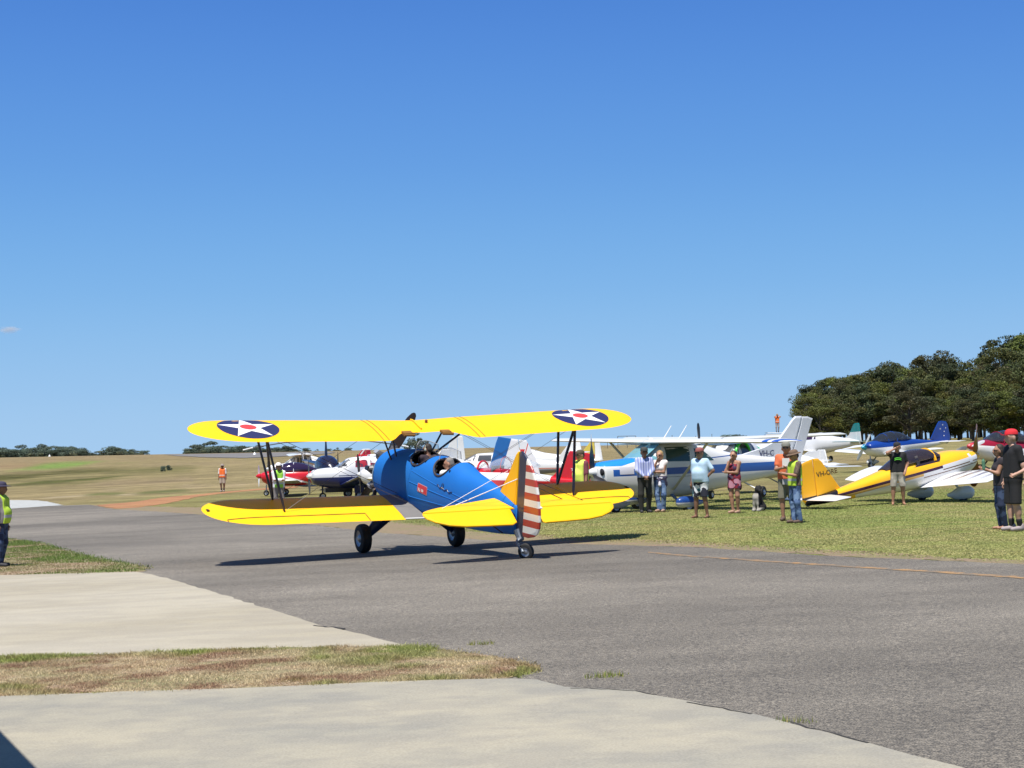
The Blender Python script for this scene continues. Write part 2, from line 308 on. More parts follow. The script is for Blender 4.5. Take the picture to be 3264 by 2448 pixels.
sheet('concrete_apron', b_ + [(6, 4), (-8, 4), (-9, 14)], CONC2, .010, .14, jag=.035)
strip = gp((-40, 1420), (0, 1420), (298, 1413), (540, 1402), (877, 1396), (1000, 1410), (1100, 1425), (1169, 1443), (1150, 1452), (1097, 1466), (937, 1471), (607, 1485), (0, 1506), (-40, 1508))
sheet('verge_soil', strip, TURF, .004, jag=.05)
island = gp((-40, 1163), (20, 1164), (81, 1172), (171, 1197), (235, 1211), (318, 1226), (310, 1235), (294, 1236), (0, 1243.5), (-40, 1245))
sheet('verge_soil', island, TURF, .004, jag=.08)
sheet('gravel_patch', gp((-60, 1080), (11, 1080), (81, 1081), (105, 1084), (123, 1088), (135, 1091.5), (20, 1099), (-60, 1104)), GRAV, .004, jag=.12)
sheet('dirt_track', gp((205, 1091), (290, 1084), (350, 1075), (481, 1062.5), (560, 1055.5), (640, 1050), (640, 1053.5), (560, 1058.5), (481, 1066), (420, 1074), (372, 1085), (300, 1096), (250, 1099)), DIRT, .0, jag=.18)
ln = gp((1400, 1192.5), (1489, 1200), (1700, 1214), (1950, 1229.5), (2212, 1246), (2300, 1251), (2300, 1256.5), (2212, 1250.5), (1950, 1233), (1700, 1217), (1489, 1202.5), (1400, 1194.5))
sheet('painted_edge_line', ln, PAINT, .005, jag=.03)
def slab_at(name, pts, mat, dz): return sheet(name, pts, mat, dz)
RW = surf_mat('far_runway_asphalt', [(.1, 1, (.14, .13, .12), (.17, .16, .15), .35, .65)], .9, .1, 5)
sheet('runway', gp((355, 982.2), (500, 979.8), (660, 976.4), (720, 976), (720, 980), (600, 987), (530, 990), (450, 988.5), (380, 985)), RW, .07, jag=.8)
CRK = pbr('dark_crack', (.03, .028, .025), .95)
def crack(pts, w):
    P = gp(*pts); m_ = MB(); m_.tube([(x + random.uniform(-.02, .02), y + random.uniform(-.02, .02), gzf(x, y) + .012) for a, b in zip(P, P[1:]) for t in (0, .25, .5, .75) for x, y in [(a[0]+(b[0]-a[0])*t, a[1]+(b[1]-a[1])*t)]], w, 4, flat=.2); o = m_.build('crack', CRK); tag(o, kind='structure')
crack([(680, 1353), (705, 1356.5), (726, 1356.5), (750, 1362)], .022); crack([(1235, 1489), (1300, 1491), (1370, 1495), (1440, 1507)], .010); crack([(1490, 1519), (1560, 1533), (1640, 1549)], .012); crack([(1700, 1562), (1800, 1588), (1900, 1615)], .012)
# ---------------------------------------------------------------- grass that stands up: countless blades, one object per bed
def inside(px, py, poly):
    c = np.zeros(len(px), bool); j = len(poly) - 1
    for i in range(len(poly)):
        xi, yi = poly[i]; xj, yj = poly[j]
        hit = ((yi > py) != (yj > py)) & (px < (xj - xi) * (py - yi) / (yj - yi + 1e-12) + xi); c ^= hit; j = i
    return c
GR = bpy.data.materials.new('grass_blades'); GR.use_nodes = True
_b = GR.node_tree.nodes['Principled BSDF']; _b.inputs['Roughness'].default_value = .8; _b.inputs['Specular IOR Level'].default_value = .15
_a = GR.node_tree.nodes.new('ShaderNodeAttribute'); _a.attribute_name = 'tint'; GR.node_tree.links.new(_a.outputs['Color'], _b.inputs['Base Color'])
_t = GR.node_tree.nodes.new('ShaderNodeBsdfTranslucent'); GR.node_tree.links.new(_a.outputs['Color'], _t.inputs['Color'])
_m = GR.node_tree.nodes.new('ShaderNodeMixShader'); _m.inputs[0].default_value = .35; GR.node_tree.links.new(_b.outputs[0], _m.inputs[1]); GR.node_tree.links.new(_t.outputs[0], _m.inputs[2])
GR.node_tree.links.new(_m.outputs[0], [n for n in GR.node_tree.nodes if n.type == 'OUTPUT_MATERIAL'][0].inputs[0])
def blades(name, label, poly, n, h, w, colf, edge=0.0, lean=.6):
    xs = [p[0] for p in poly]; ys = [p[1] for p in poly]
    px = RNG.uniform(min(xs), max(xs), n * (8 if name == 'lawn_grass' else 3)); py = RNG.uniform(min(ys), max(ys), n * (8 if name == 'lawn_grass' else 3))
    _q = np.clip(1.25 - (py-42)/30, 0.12, 1) if name == 'lawn_grass' else 1
    ok = (RNG.uniform(0, 1, len(px)) < _q) & inside(px + RNG.normal(0, edge, len(px)), py + RNG.normal(0, edge, len(px)), poly); px = px[ok][:n]; py = py[ok][:n]; n = len(px)
    col, hm = colf(px, py); hh = h * RNG.uniform(.35, 1.2, n) * hm; keep = hh > .004; px, py, hh, col = px[keep], py[keep], hh[keep], col[keep]; n = len(px)
    z = gz(px, py); an = RNG.uniform(0, 2*np.pi, n); ww = w * RNG.uniform(.6, 1.4, n); la = RNG.uniform(0, 2*np.pi, n); ll = hh * RNG.uniform(.1, lean, n)
    V = np.zeros((n, 3, 3)); V[:, 0] = np.stack([px - np.cos(an)*ww, py - np.sin(an)*ww, z], -1); V[:, 1] = np.stack([px + np.cos(an)*ww, py + np.sin(an)*ww, z], -1)
    V[:, 2] = np.stack([px + np.cos(la)*ll, py + np.sin(la)*ll, z + hh], -1)
    me = bpy.data.meshes.new(name); me.vertices.add(n*3); me.vertices.foreach_set('co', V.ravel()); me.loops.add(n*3); me.loops.foreach_set('vertex_index', np.arange(n*3)); me.polygons.add(n)
    me.polygons.foreach_set('loop_start', np.arange(n)*3); me.polygons.foreach_set('loop_total', np.full(n, 3)); me.update()
    ca = me.color_attributes.new('tint', 'FLOAT_COLOR', 'POINT'); cc = np.ones((n*3, 4)); cc[:, :3] = np.repeat(col, 3, 0); ca.data.foreach_set('color', cc.ravel())
    me.materials.append(GR); o = bpy.data.objects.new(name, me); COL.objects.link(o); tag(o, label, 'grass', kind='stuff'); return o
def vnoise(x, y, s, seed=0):
    r = np.random.default_rng(seed); T = r.uniform(0, 1, (64, 64)); u = x * s % 63; v = y * s % 63; i = u.astype(int); j = v.astype(int); a = u - i; b = v - j; a = a*a*(3-2*a); b = b*b*(3-2*b)
    return T[i, j]*(1-a)*(1-b) + T[(i+1) % 64, j]*a*(1-b) + T[i, (j+1) % 64]*(1-a)*b + T[(i+1) % 64, (j+1) % 64]*a*b
def mixcol(t, A, B): t = np.clip(t, 0, 1)[:, None]; return np.array(A)*(1-t) + np.array(B)*t
def c_strip(x, y):
    g = .55*vnoise(x, y, .7, 1) + .45*vnoise(x, y, 3, 2); g = g + .30*np.clip((y - 17.6 - .25*(x+6)), -.9, .9) * .5 + .28*np.clip((x + 2.2) / 2.5, 0, 1) + .02
    t = np.clip((g - .43) / .26, 0, 1) * (.5 + .5*vnoise(x, y, 8, 12)); q = np.clip(vnoise(x, y, 2.6, 21)*1.5 + vnoise(x, y, 11, 22)*.7 - .6, 0, 1)[:, None]; dry = np.array([.36, .23, .15])*(1-q) + np.array([.60, .50, .31])*q; tt = t[:, None]
    c = (dry*(1-tt) + np.array([.27, .33, .08])*tt) * RNG.uniform(.6, 1.4, (len(x), 1)); RR = RNG.uniform(0, 1, len(x)) < .35 + .9*vnoise(x, y, 6, 23); hm = .35 + .55*np.clip((vnoise(x, y, 2.2, 3) - .3) * 2, 0, 1) * t + .35*t
    return c, hm*RR*(.5 + 1.1*vnoise(x, y, 4, 24))
def c_isl(x, y):
    t = np.clip((.6*vnoise(x, y, .5, 5) + .4*vnoise(x, y, 2, 6) - .3) / .25, 0, 1) * np.clip((-x - 5.0) / 2.0, .1, 1); return mixcol(t, (.38, .29, .16), (.18, .26, .065)) * RNG.uniform(.7, 1.3, (len(x), 1)), .3 + .4*t
def c_lawn(x, y):
    t = np.clip((.5*vnoise(x, y, .25, 8) + .5*vnoise(x, y, 1.5, 9) - .28) / .3, 0, 1); c = mixcol(t, (.42, .385, .17), (.30, .35, .115)) * RNG.uniform(.85, 1.18, (len(x), 1)); return c, .5 + .6*vnoise(x, y, 1.1, 4)
blades('grass_strip', 'dry brown and green grass strip between the two concrete slabs', strip, 150000, .055, .005, c_strip, .06, 1.6)
blades('grass_patch', 'green grass patch beside the concrete at the left edge', island, 45000, .07, .010, c_isl, .12)
lawn = gp((245, 1092), (343, 1095), (441, 1098), (678, 1112), (810, 1124), (949, 1137), (1028, 1149), (1240, 1165), (1489, 1174), (1803, 1194), (2212, 1212), (2330, 1219)) + [(17, 52), (15, 70), (-5, 78), (-14, 84)]
blades('lawn_grass', 'short mown green lawn where the spectators stand', lawn, 260000, .020, .016, c_lawn, .2, 2.4)
def c_weed(x, y): return mixcol(RNG.uniform(0, 1, len(x)), (.38, .32, .12), (.22, .30, .07)), np.ones(len(x))
for u, v, r, n in ((1310, 1461, .12, 110), (1040, 1392, .10, 60), (1720, 1560, .09, 40)):
    p = G(u, v); blades('weed_tuft', {1310: 'small yellow green weed tuft growing alone on the asphalt by the near slab', 1040: 'low dry weed tuft on the asphalt beyond the tip of the grass strip', 1720: 'flat straw weed tuft at the lower edge of the asphalt by the slab'}[u],
        [(p.x + r*1.6*math.cos(t), p.y + r*math.sin(t)) for t in np.linspace(0, 6.28, 12)[:-1]], n, .05, .005, c_weed, .03)['category'] = 'weed'
# ---------------------------------------------------------------- aircraft building kit (local frame: x forward, y to its left, z up)
def st_at(st, x):
    """interpolate a fuselage station (x, half width, top, bottom, z of widest)"""
    st = sorted(st, key=lambda s: s[0]); x = min(max(x, st[0][0]), st[-1][0])
    for a, b in zip(st, st[1:]):
        if a[0] <= x <= b[0]:
            t = (x - a[0]) / (b[0] - a[0] + 1e-9); return [x] + [a[i]*(1-t) + b[i]*t for i in range(1, 5)]
    return list(st[-1])
def smooth_st(st, n):
    """resample stations with a monotone curve so the body has no kinks"""
    st = sorted(st, key=lambda s: s[0]); X = np.array([s[0] for s in st]); xs = np.unique(np.concatenate([np.linspace(X[0], X[-1], n), X]))
    return [tuple([float(x)] + [float(herm(x, X, np.array([s[i] for s in st]))) for i in range(1, 5)]) for x in xs]
def full(st): return [s if len(s) == 5 else (s[0], s[1], s[2], s[3], .5*(s[2]+s[3])) for s in st]
def side_y(st, x, z, e=2.4):
    _, w, zt, zb, zc = st_at(st, x); h = (zt - zc) if z > zc else (zc - zb); t = min(abs(z - zc) / max(h, 1e-6), 1)
    return w * (1 - t**e) ** (1/e)
def loft(name, st, mats, parent, e=2.4, n=28, res=30, smooth=True, cut=None, ns=None, mi=None):
    S = smooth_st(full(st), res) if res else sorted(full(st), key=lambda s: s[0]); vs = []; fs = []
    for (x, w, zt, zb, zc) in S:
        for k in range(n):
            t = 2*math.pi*k/n; c, s = math.cos(t), math.sin(t)
            y = w * math.copysign(abs(c)**(2/e), c); z = zc + (zt-zc if s > 0 else zc-zb) * math.copysign(abs(s)**(2/e), s); vs.append((x, y, z))
    for i in range(len(S)-1):
        for k in range(n):
            q = (i*n+k, i*n+(k+1) % n, (i+1)*n+(k+1) % n, (i+1)*n+k)
            if cut:
                cx = sum(vs[j][0] for j in q)/4; cy = sum(vs[j][1] for j in q)/4; cz = sum(vs[j][2] for j in q)/4
                if cut(cx, cy, cz): continue
            fs.append(q)
    fs += [tuple(range(n)), tuple((len(S)-1)*n+k for k in range(n-1, -1, -1))]
    m = MB().add(vs, fs)
    return m.build(name, mats, parent, smooth), S
AF = [(1, 0), (.8, .28), (.55, .47), (.3, .5), (.12, .38), (.03, .2), (0, 0), (.03, -.12), (.12, -.2), (.3, -.24), (.6, -.18), (.85, -.08)]
def wing(name, secs, mat, parent, axis='y', af=AF, smooth=True):
    """secs: (span, x of leading edge, chord, height, thickness fraction, twist)"""
    vs = []; fs = []; n = len(af)
    for (s, xl, c, z, th, tw) in secs:
        for (a, t) in af:
            x = -a*c; h = t*th*c*2*.5*1.0; ct, st_ = math.cos(tw), math.sin(tw); X = xl + x*ct - 0*st_; Z = h + x*st_
            vs.append((X, s, z+Z) if axis == 'y' else (X, z+h, s))
    for i in range(len(secs)-1):
        for k in range(n): fs.append((i*n+k, i*n+(k+1) % n, (i+1)*n+(k+1) % n, (i+1)*n+k))
    fs += [tuple(range(n)), tuple((len(secs)-1)*n+k for k in range(n-1, -1, -1))]
    return MB().add(vs, fs).build(name, mat, parent, smooth)
SYM = [(1, 0), (.7, .35), (.4, .5), (.12, .42), (.03, .22), (0, 0), (.03, -.22), (.12, -.42), (.4, -.5), (.7, -.35)]
def slab(name, poly, th, mat, parent, axis='y', off=0.0, smooth=False, taper=True):
    """a flat-sided surface with rounded edges; poly is (x, z) for axis y (fins) or (x, y) for axis z; off = position along the axis"""
    c = (sum(p[0] for p in poly)/len(poly), sum(p[1] for p in poly)/len(poly)); rings = []
    for k, (s, o) in enumerate(((0, -.5), (1, -.5), (1.012, -.25), (1.012, .25), (1, .5), (0, .5))):
        pass
    vs = []; fs = []; n = len(poly)
    def ring(sc, h):
        for (x, y) in poly:
            X, Y = c[0] + (x-c[0])*sc, c[1] + (y-c[1])*sc; vs.append((X, off+h, Y) if axis == 'y' else (X, Y, off+h))
    ring(.90, -th/2); ring(.985, -th*.32); ring(1, 0); ring(.985, th*.32); ring(.90, th/2)
    for i in range(4):
        for k in range(n): fs.append((i*n+k, i*n+(k+1) % n, (i+1)*n+(k+1) % n, (i+1)*n+k))
    fs += [tuple(range(n)), tuple(4*n+k for k in range(n-1, -1, -1))]
    return MB().add(vs, fs).build(name, mat, parent, smooth)
def refine(bm, times=1):
    for _ in range(times): bmesh.ops.subdivide_edges(bm, edges=bm.edges[:], cuts=1, use_grid_fill=True)
def decal(name, polys, fn, mats, parent, cuts=2):
    """polys: [(points, material index)] in a flat chart; fn maps chart to the surface, slightly proud"""
    me = bpy.data.meshes.new(name); B = bmesh.new()
    for pts, mi, lift in polys:
        bm = bmesh.new(); f = bm.faces.new([bm.verts.new((p[0], p[1], 0)) for p in pts]); bmesh.ops.triangulate(bm, faces=[f]); refine(bm, cuts)
        mp = {v: B.verts.new(fn(v.co.x, v.co.y, lift)) for v in bm.verts}
        for f in bm.faces:
            g = B.faces.new([mp[v] for v in f.verts]); g.material_index = mi; g.smooth = True
        bm.free()
    B.to_mesh(me); B.free()
    for q in (mats if isinstance(mats, (list, tuple)) else [mats]): me.materials.append(q)
    o = bpy.data.objects.new(name, me); COL.objects.link(o); o.parent = parent; return o
def letters(name, txt, size, fn, mat, parent, shear=0.0, bold=.0):
    cu = bpy.data.curves.new(name, 'FONT'); cu.body = txt; cu.size = size; cu.resolution_u = 2; cu.shear = shear; cu.offset = bold
    o = bpy.data.objects.new(name, cu); COL.objects.link(o); bpy.context.view_layer.update()
    me = bpy.data.meshes.new_from_object(o); bpy.data.objects.remove(o)
    for v in me.vertices: v.co = fn(v.co.x, v.co.y, .008)
    me.materials.clear(); me.materials.append(mat)
    p = bpy.data.objects.new(name, me); COL.objects.link(p); p.parent = parent; return p
def ngon(cx, cy, r, n=28, ph=0, ry=None): return [(cx + r*math.cos(ph+2*math.pi*k/n), cy + (ry or r)*math.sin(ph+2*math.pi*k/n)) for k in range(n)]
def star(cx, cy, r, ph=0, inner=.382, n=5): return [(cx + (r if k % 2 == 0 else r*inner)*math.cos(ph+math.pi*k/n), cy + (r if k % 2 == 0 else r*inner)*math.sin(ph+math.pi*k/n)) for k in range(2*n)]
def wheel(parent, c, r, w, side=1, tyre=BLK, hubm=None, name='wheel'):
    prof = [(-w*.5, r*.55), (-w*.5, r*.78), (-w*.42, r*.92), (-w*.22, r*.99), (0, r), (w*.22, r*.99), (w*.42, r*.92), (w*.5, r*.78), (w*.5, r*.55)]
    o = MB().lathe(prof, 'y', (0,0,0), 28).build(name, tyre, parent, True); o.location = c
    hb = [(-w*.5, 0), (-w*.5, r*.15), (-w*.34, r*.3), (-w*.40, r*.5), (-w*.47, r*.56), (w*.47, r*.56), (w*.40, r*.5), (w*.34, r*.3), (w*.5, r*.15), (w*.5, 0)]
    MB().lathe(hb, 'y', (0,0,0), 20).build('hub', hubm or ALU, o, True); return o
def spat(parent, c, L, h, w, mat, name='wheel_fairing', nose=1):
    x, y, z = c; st = [(x+nose*L*.42, .01, z+.02, z-.02), (x+nose*L*.38, w*.32, z+h*.30, z-h*.28), (x+nose*L*.2, w*.5, z+h*.5, z-h*.42), (x-nose*L*.1, w*.46, z+h*.5, z-h*.42), (x-nose*L*.38, w*.2, z+h*.24, z-h*.26), (x-nose*L*.58, .012, z+.04, z-.04)]
    o, _ = loft(name, [s for s in st], mat, parent, 2.1, 16, 14)
    for v in o.data.vertices: v.co.y += y
    return o
def prop_blades(parent, c, R, angs, mat, tipm=None, w=.075, name='propeller_blade', twist=.5, axis_tilt=0):
    for a in angs:
        vs = []; fs = []; prof = [(.06, .35, 1.1), (.2, .8, .9), (.45, 1.25, .6), (.7, 1.2, .42), (.88, .95, .32), (.97, .6, .28), (1.0, .2, .25)]
        for (t, ww, tw) in prof:
            tw = tw*twist*1.6; cw = w*ww
            for (q, h) in ((1, 0), (.3, .12), (-.4, .16), (-1, 0), (-.4, -.06), (.3, -.06)):
                ox = q*math.sin(tw) + h*math.cos(tw); oy = q*math.cos(tw) - h*math.sin(tw)
                y, z = oy*cw, t*R; vs.append((c[0]+ox*cw, c[1] + y*math.cos(a) + z*math.sin(a), c[2] - y*math.sin(a) + z*math.cos(a)))
        n = 6; mi = []
        for i in range(len(prof)-1):
            for k in range(n): fs.append((i*n+k, i*n+(k+1) % n, (i+1)*n+(k+1) % n, (i+1)*n+k)); mi.append(1 if tipm and i >= 4 else 0)
        fs += [tuple(range(n)), tuple((len(prof)-1)*n+k for k in range(n))]; mi += [0, 1 if tipm else 0]
        mb = MB(); mb.add(vs, fs); mb.mi = mi; mb.build(name, [mat] + ([tipm] if tipm else []), parent, True)
def arch(parent, st, x, mat, r=.018, e=2.0, z0=None, name='canopy_frame', lean=0.0, lift=.004):
    _, w, zt, zb, zc = st_at(full(st), x); z0 = zb if z0 is None else z0; pts = []
    for k in range(17):
        t = math.pi*k/16; c, s = math.cos(t), math.sin(t); pts.append((x + lean*(s**.8), (w+lift)*math.copysign(abs(c)**(2/e), c), z0 + (zt+lift-z0)*abs(s)**(2/e)))
    return MB().tube(pts, r, 6).build(name, mat, parent, True)
# ---------------------------------------------------------------- the biplane
BM = Matrix(((-0.43165291, -0.89910147, 0.07274826), (0.87796112, -0.43727164, -0.19487891), (0.20702666, -0.0202499, 0.97812571))).to_4x4()
BM.translation = Vector((-2.2121271, 36.9484998, -0.0148184))
bi = empty('biplane', 'yellow winged blue biplane with stars on its wings taxiing on the asphalt', 'biplane'); bi.matrix_world = BM
YP = pbr('yellow_doped_fabric', YEL, .5, 0, .03, 2); YP.node_tree.nodes['Principled BSDF'].inputs['Specular IOR Level'].default_value = .3; BLU = pbr('blue_doped_fabric', (.013, .145, .49), .6, 0, .07, 2.5, bump=.08, bscale=40); BLU.node_tree.nodes['Principled BSDF'].inputs['Specular IOR Level'].default_value = .2
NAVY = pbr('navy_paint', (.012, .02, .06), .35); ROSW = pbr('roundel_white', (.78, .78, .77), .45); ROSR = pbr('roundel_red', (.55, .05, .045), .45); ROSN = pbr('roundel_navy', (.022, .024, .09), .45)
WALK = pbr('grey_wing_walkway', (.17, .165, .16), .8, var=.12, scale=8); GAP = pbr('dark_gap', (.03, .025, .01), .8); STRUT = pbr('dark_navy_strut', (.012, .013, .03), .4)
# upper wing --------------------------------------------------
def uz(x, y): return 2.349 + abs(y)*.0302 + (x - .346 + .438)*.092 
def uprof(x, y, le, te):
    c = le - te; t = min(max((le - x)/c, 0), 1); h = 0
    for (a, p), (b, q) in zip(AF[::-1][:0] or sorted([(0,0),(.03,.2),(.12,.38),(.3,.5),(.55,.47),(.8,.28),(1,0)]), sorted([(0,0),(.03,.2),(.12,.38),(.3,.5),(.55,.47),(.8,.28),(1,0)])[1:]):
        if a <= t <= b: h = p + (q-p)*(t-a)/(b-a)
    return h * c * .105
def ule(y):
    y = abs(y)
    if y < 4.1: return .346
    t = (y-4.1)/.82; return .346 - .66*(1 - math.sqrt(max(0, 1-t*t)))
def ute(y):
    y = abs(y)
    if y < .42: return -.52
    if y < 1.03: t = (y-.42)/.61; return -.52 - .594*(t*t*(3-2*t))
    if y < 3.75: return -1.114
    t = (y-3.75)/1.17; return -1.114 + .79*(1 - math.sqrt(max(0, 1-t*t)))
ys = sorted(set([round(s*v, 4) for s in (-1, 1) for v in [0, .2, .42, .52, .62, .72, .82, .92, 1.03, 1.6, 2.4, 3.2, 3.75, 4.0, 4.1, 4.3, 4.45, 4.6, 4.72, 4.81, 4.87, 4.905, 4.919]]))
secs = [(y, ule(y), ule(y)-ute(y), 2.349 + abs(y)*.0302 + (ule(y)-.346+.438)*.092, .105, .092) for y in ys]
uw = wing('upper_wing', secs, YP, bi)
def on_upper(x, y, lift): le, te = ule(y), ute(y); return (x, y, 2.349 + abs(y)*.0302 + (x-.346+.438)*.092 + uprof(x, y, le, te) + .003 + lift)
for s in (1, -1):
    cx, cy, R = -.34, 3.72*s, .616
    polys = [(ngon(cx, cy, R, 48), 0, .0), (star(cx, cy, R*.995, 0 if False else math.pi), 1, .0025), (ngon(cx, cy, R*.27, 28), 2, .005)]
    polys = [polys[0], ([(cx + (p[0]-cx), p[1]) for p in star(cx, cy, R*.99, 0)], 1, .0025), polys[2]]
    # the star's fan triangles start from its centre
    decal('roundel', polys, on_upper, [ROSN, ROSW, ROSR], uw, 3)
for y in (1.0, 1.12, -1.0, -1.12):                              # centre section joints
    MB().tube([on_upper(x, y, .0) for x in np.linspace(.33, -1.08, 14)], .006, 4).build('seam', GAP, uw)
MB().tube([on_upper(x, 0.0 - .02*math.sin(6*x), .02) for x in np.linspace(.30, -.38, 10)], .014, 6).build('fuel_pipe', YP, uw)
MB().lathe([(0, .03), (.05, .03), (.06, .02), (.06, 0)], 'z', on_upper(-.0, -.25, 0), 10).build('fuel_cap', pbr('dark_red_metal', (.16, .04, .02), .5), uw)
for s in (1, -1):
    MB().box((-.62, .43*s, 2.33), (.16, .20, .05), Matrix.Rotation(-.1, 3, 'Y')).tube([(-.70, .43*s+.1, 2.31), (-.70, .43*s-.14, 2.30)], .03, 8).build('wing_bracket', pbr('brown_bracket', (.22, .10, .015), .6), uw)
# lower wing -------------------------------------------------
def lle(y):
    y = abs(y)
    if y < 4.0: return -.255
    t = (y-4.0)/.76; return -.255 - .6*(1 - math.sqrt(max(0, 1-t*t)))
def lte(y):
    y = abs(y)
    if y < 3.6: return -1.76
    t = (y-3.6)/1.16; return -1.76 + .88*(1 - math.sqrt(max(0, 1-t*t)))
def lz(x, y): return .90 + abs(y)*.0207 + (x+.255+.4515)*.10
def lsec(y): return (y, lle(y), lle(y)-lte(y), lz(lle(y), y), .085, .10)
lws = {}
for s in (1, -1):
    yy = [.86, 1.5, 2.4, 3.2, 3.6, 3.8, 4.0, 4.15, 4.3, 4.43, 4.54, 4.63, 4.69, 4.73, 4.755, 4.76]
    lw = wing('lower_wing', [lsec(y*s) for y in (yy if s > 0 else yy)], YP, bi); lws[s] = lw
    wk = wing('wing_walkway', [lsec(.40*s), lsec(.62*s), lsec(.858*s)], WALK, bi)
    def on_lower(x, y, lift): return (x, y, lz(x, y) + uprof(x, y, lle(y), lte(y))*.81 + .003 + lift)
    hy = np.linspace(1.6, 4.42, 22)
    MB().tube([on_lower(-1.42, y*s, 0) for y in hy], .009, 4).tube([on_lower(x, (1.6 if x < -1.5 else 1.6)*s, 0) for x in np.linspace(-1.42, -1.74, 6)], .008, 4).tube([on_lower(x, 4.42*s, 0) for x in (-1.42, -1.50)], .008, 4).build('aileron_gap', GAP, lw)
    MB().tube([on_lower(lte(.42*s)+.015, .42*s, .012), on_lower(lte(.86*s)+.015, .86*s, .012)], .016, 6).build('walkway_edge', pbr('white_edge', (.75, .75, .73), .5), wk)
    MB().box(on_lower(-.9, 4.66*s, .0), (.12, .05, .03)).build('tip_hook', GAP, lw)
    # interplane struts
    for a, b in (((-.45, 3.20, 1.03), (.13, 3.44, 2.42)), ((-1.20, 3.20, .97), (-.64, 3.44, 2.37)), ((-.45, 3.20, 1.05), (-.64, 3.44, 2.36))):
        w = .045
        MB().tube([(a[0], a[1]*s, a[2]-.02), (a[0]*.94+b[0]*.06, (a[1]*.94+b[1]*.06)*s, a[2]*.94+b[2]*.06), (a[0]*.06+b[0]*.94, (a[1]*.06+b[1]*.94)*s, a[2]*.06+b[2]*.94), (b[0], b[1]*s, b[2])], [w*.5, w, w, w*.5], 8, flat=.5).build('interplane_strut', STRUT, bi, True)
    for a, b in (((.20, .42, 1.60), (.10, .75, 2.34)), ((-.05, .42, 1.74), (-.60, .75, 2.26))):
        MB().tube([(a[0], a[1]*s, a[2]), (b[0], b[1]*s, b[2])], .03, 8, flat=.6).build('cabane_strut', STRUT, bi, True)
    WIRE = pbr('wire_steel', (.12, .12, .13), .4, .6)
    for a, b in (((-.40, .45, 1.0), (.10, 3.40, 2.40)), ((-.46, .45, 1.0), (.04, 3.40, 2.40)), ((-1.2, .45, .95), (-.64, 3.40, 2.35)), ((.1, .8, 2.33), (-.42, 3.16, 1.06)), ((-.6, .8, 2.27), (-1.18, 3.16, 1.0))):
        MB().tube([(a[0], a[1]*s, a[2]), (b[0], b[1]*s, b[2])], .004, 4).build('bracing_wire', WIRE, bi)
# fuselage ----------------------------------------------------
FS = full([(.88, .545, 1.685, .575, 1.13), (.5, .555, 1.75, .56, 1.14), (0, .54, 1.86, .57, 1.16), (-.45, .515, 1.94, .59, 1.2), (-1.4, .475, 2.00, .65, 1.27), (-2.0, .44, 2.06, .73, 1.33), (-2.45, .41, 2.10, .81, 1.37), (-3.0, .345, 2.02, .89, 1.42), (-3.7, .25, 1.98, 1.0, 1.46), (-4.4, .15, 1.90, 1.13, 1.50), (-5.0, .075, 1.80, 1.26, 1.52)])
CUTS = ((-.93, 2.10, .44, .37), (-2.08, 2.20, .42, .44))
def incut(x, y, z): return any(((x-c[0])/c[2])**2 + ((z-c[1])/c[3])**2 < 1 and z > 1.5 for c in CUTS)
fu, _ = loft('fuselage', FS, BLU, bi, 2.25, 40, 250, False, incut)
for p in fu.data.polygons: p.use_smooth = True
loft('cockpit_lining', [(s[0], s[1]*.93, s[2]-.03, s[3]+.04, s[4]) for s in FS[2:8]], DARK, bi, 2.25, 32, 120, True, incut)
MB().box((-1.5, 0, 1.22), (2.2, .7, .04)).box((-1.32, 0, 1.6), (.03, .62, .6)).box((-2.50, 0, 1.6), (.03, .6, .7)).build('cockpit_floor', DARK, bi)
for (xc, zc, a, b) in CUTS:
    L = []
    for s in (1, -1):
        row = []
        for k in range(33):
            t = math.pi*(1 + k/32); x, z = xc + a*math.cos(t), zc + b*math.sin(t); zt = st_at(FS, x)[2]
            if z > zt: continue
            row.append((x, s*max(side_y(FS, x, z, 2.25), .0), z))
        L.append(row)
    loop = L[0] + L[1][::-1]; MB().tube(loop + [loop[0]], .022, 8).build('cockpit_coaming', pbr('dark_leather', (.035, .03, .035), .6), bi, True)
for k, zz in enumerate((1.62, 1.40, 1.10)):                    # stringers standing proud of the fabric
    for s in (1, -1):
        MB().tube([(x, s*side_y(FS, x, z0, 2.25), z0) for x in np.linspace(-.95, -4.4, 30) for z0 in [zz + (1.50-zz)*max(0, (-x-1)/4.0)]], .008, 4).build('stringer', BLU, fu, True)
MB().tube([(-.92, side_y(FS, -.92, z, 2.25)*1.0, z) for z in np.linspace(.75, 1.74, 14)], .009, 4).build('panel_edge', BLU, fu, True)
# windscreens
for xc, zb, w in ((-.45, 1.93, .26), (-1.62, 2.02, .24)):
    P = [(xc, -w*.45), (xc, w*.45), (xc-.22, w), (xc-.22, -w)]; h = .20
    sc = MB().add([(xc, -w*.45, zb), (xc, w*.45, zb), (xc-.06, w*.4, zb+h), (xc-.06, -w*.4, zb+h), (xc-.24, w, zb), (xc-.25, w*.9, zb+h*.8), (xc-.24, -w, zb), (xc-.25, -w*.9, zb+h*.8)], [(0,1,2,3), (1,4,5,2), (6,0,3,7)])
    o = sc.build('windscreen', CLEAR, bi)
    MB().tube([(xc-.24, w, zb), (xc-.25, w*.9, zb+h*.8), (xc-.06, w*.4, zb+h), (xc-.06, -w*.4, zb+h), (xc-.25, -w*.9, zb+h*.8), (xc-.24, -w, zb)], .008, 6).build('screen_frame', ALU, o)
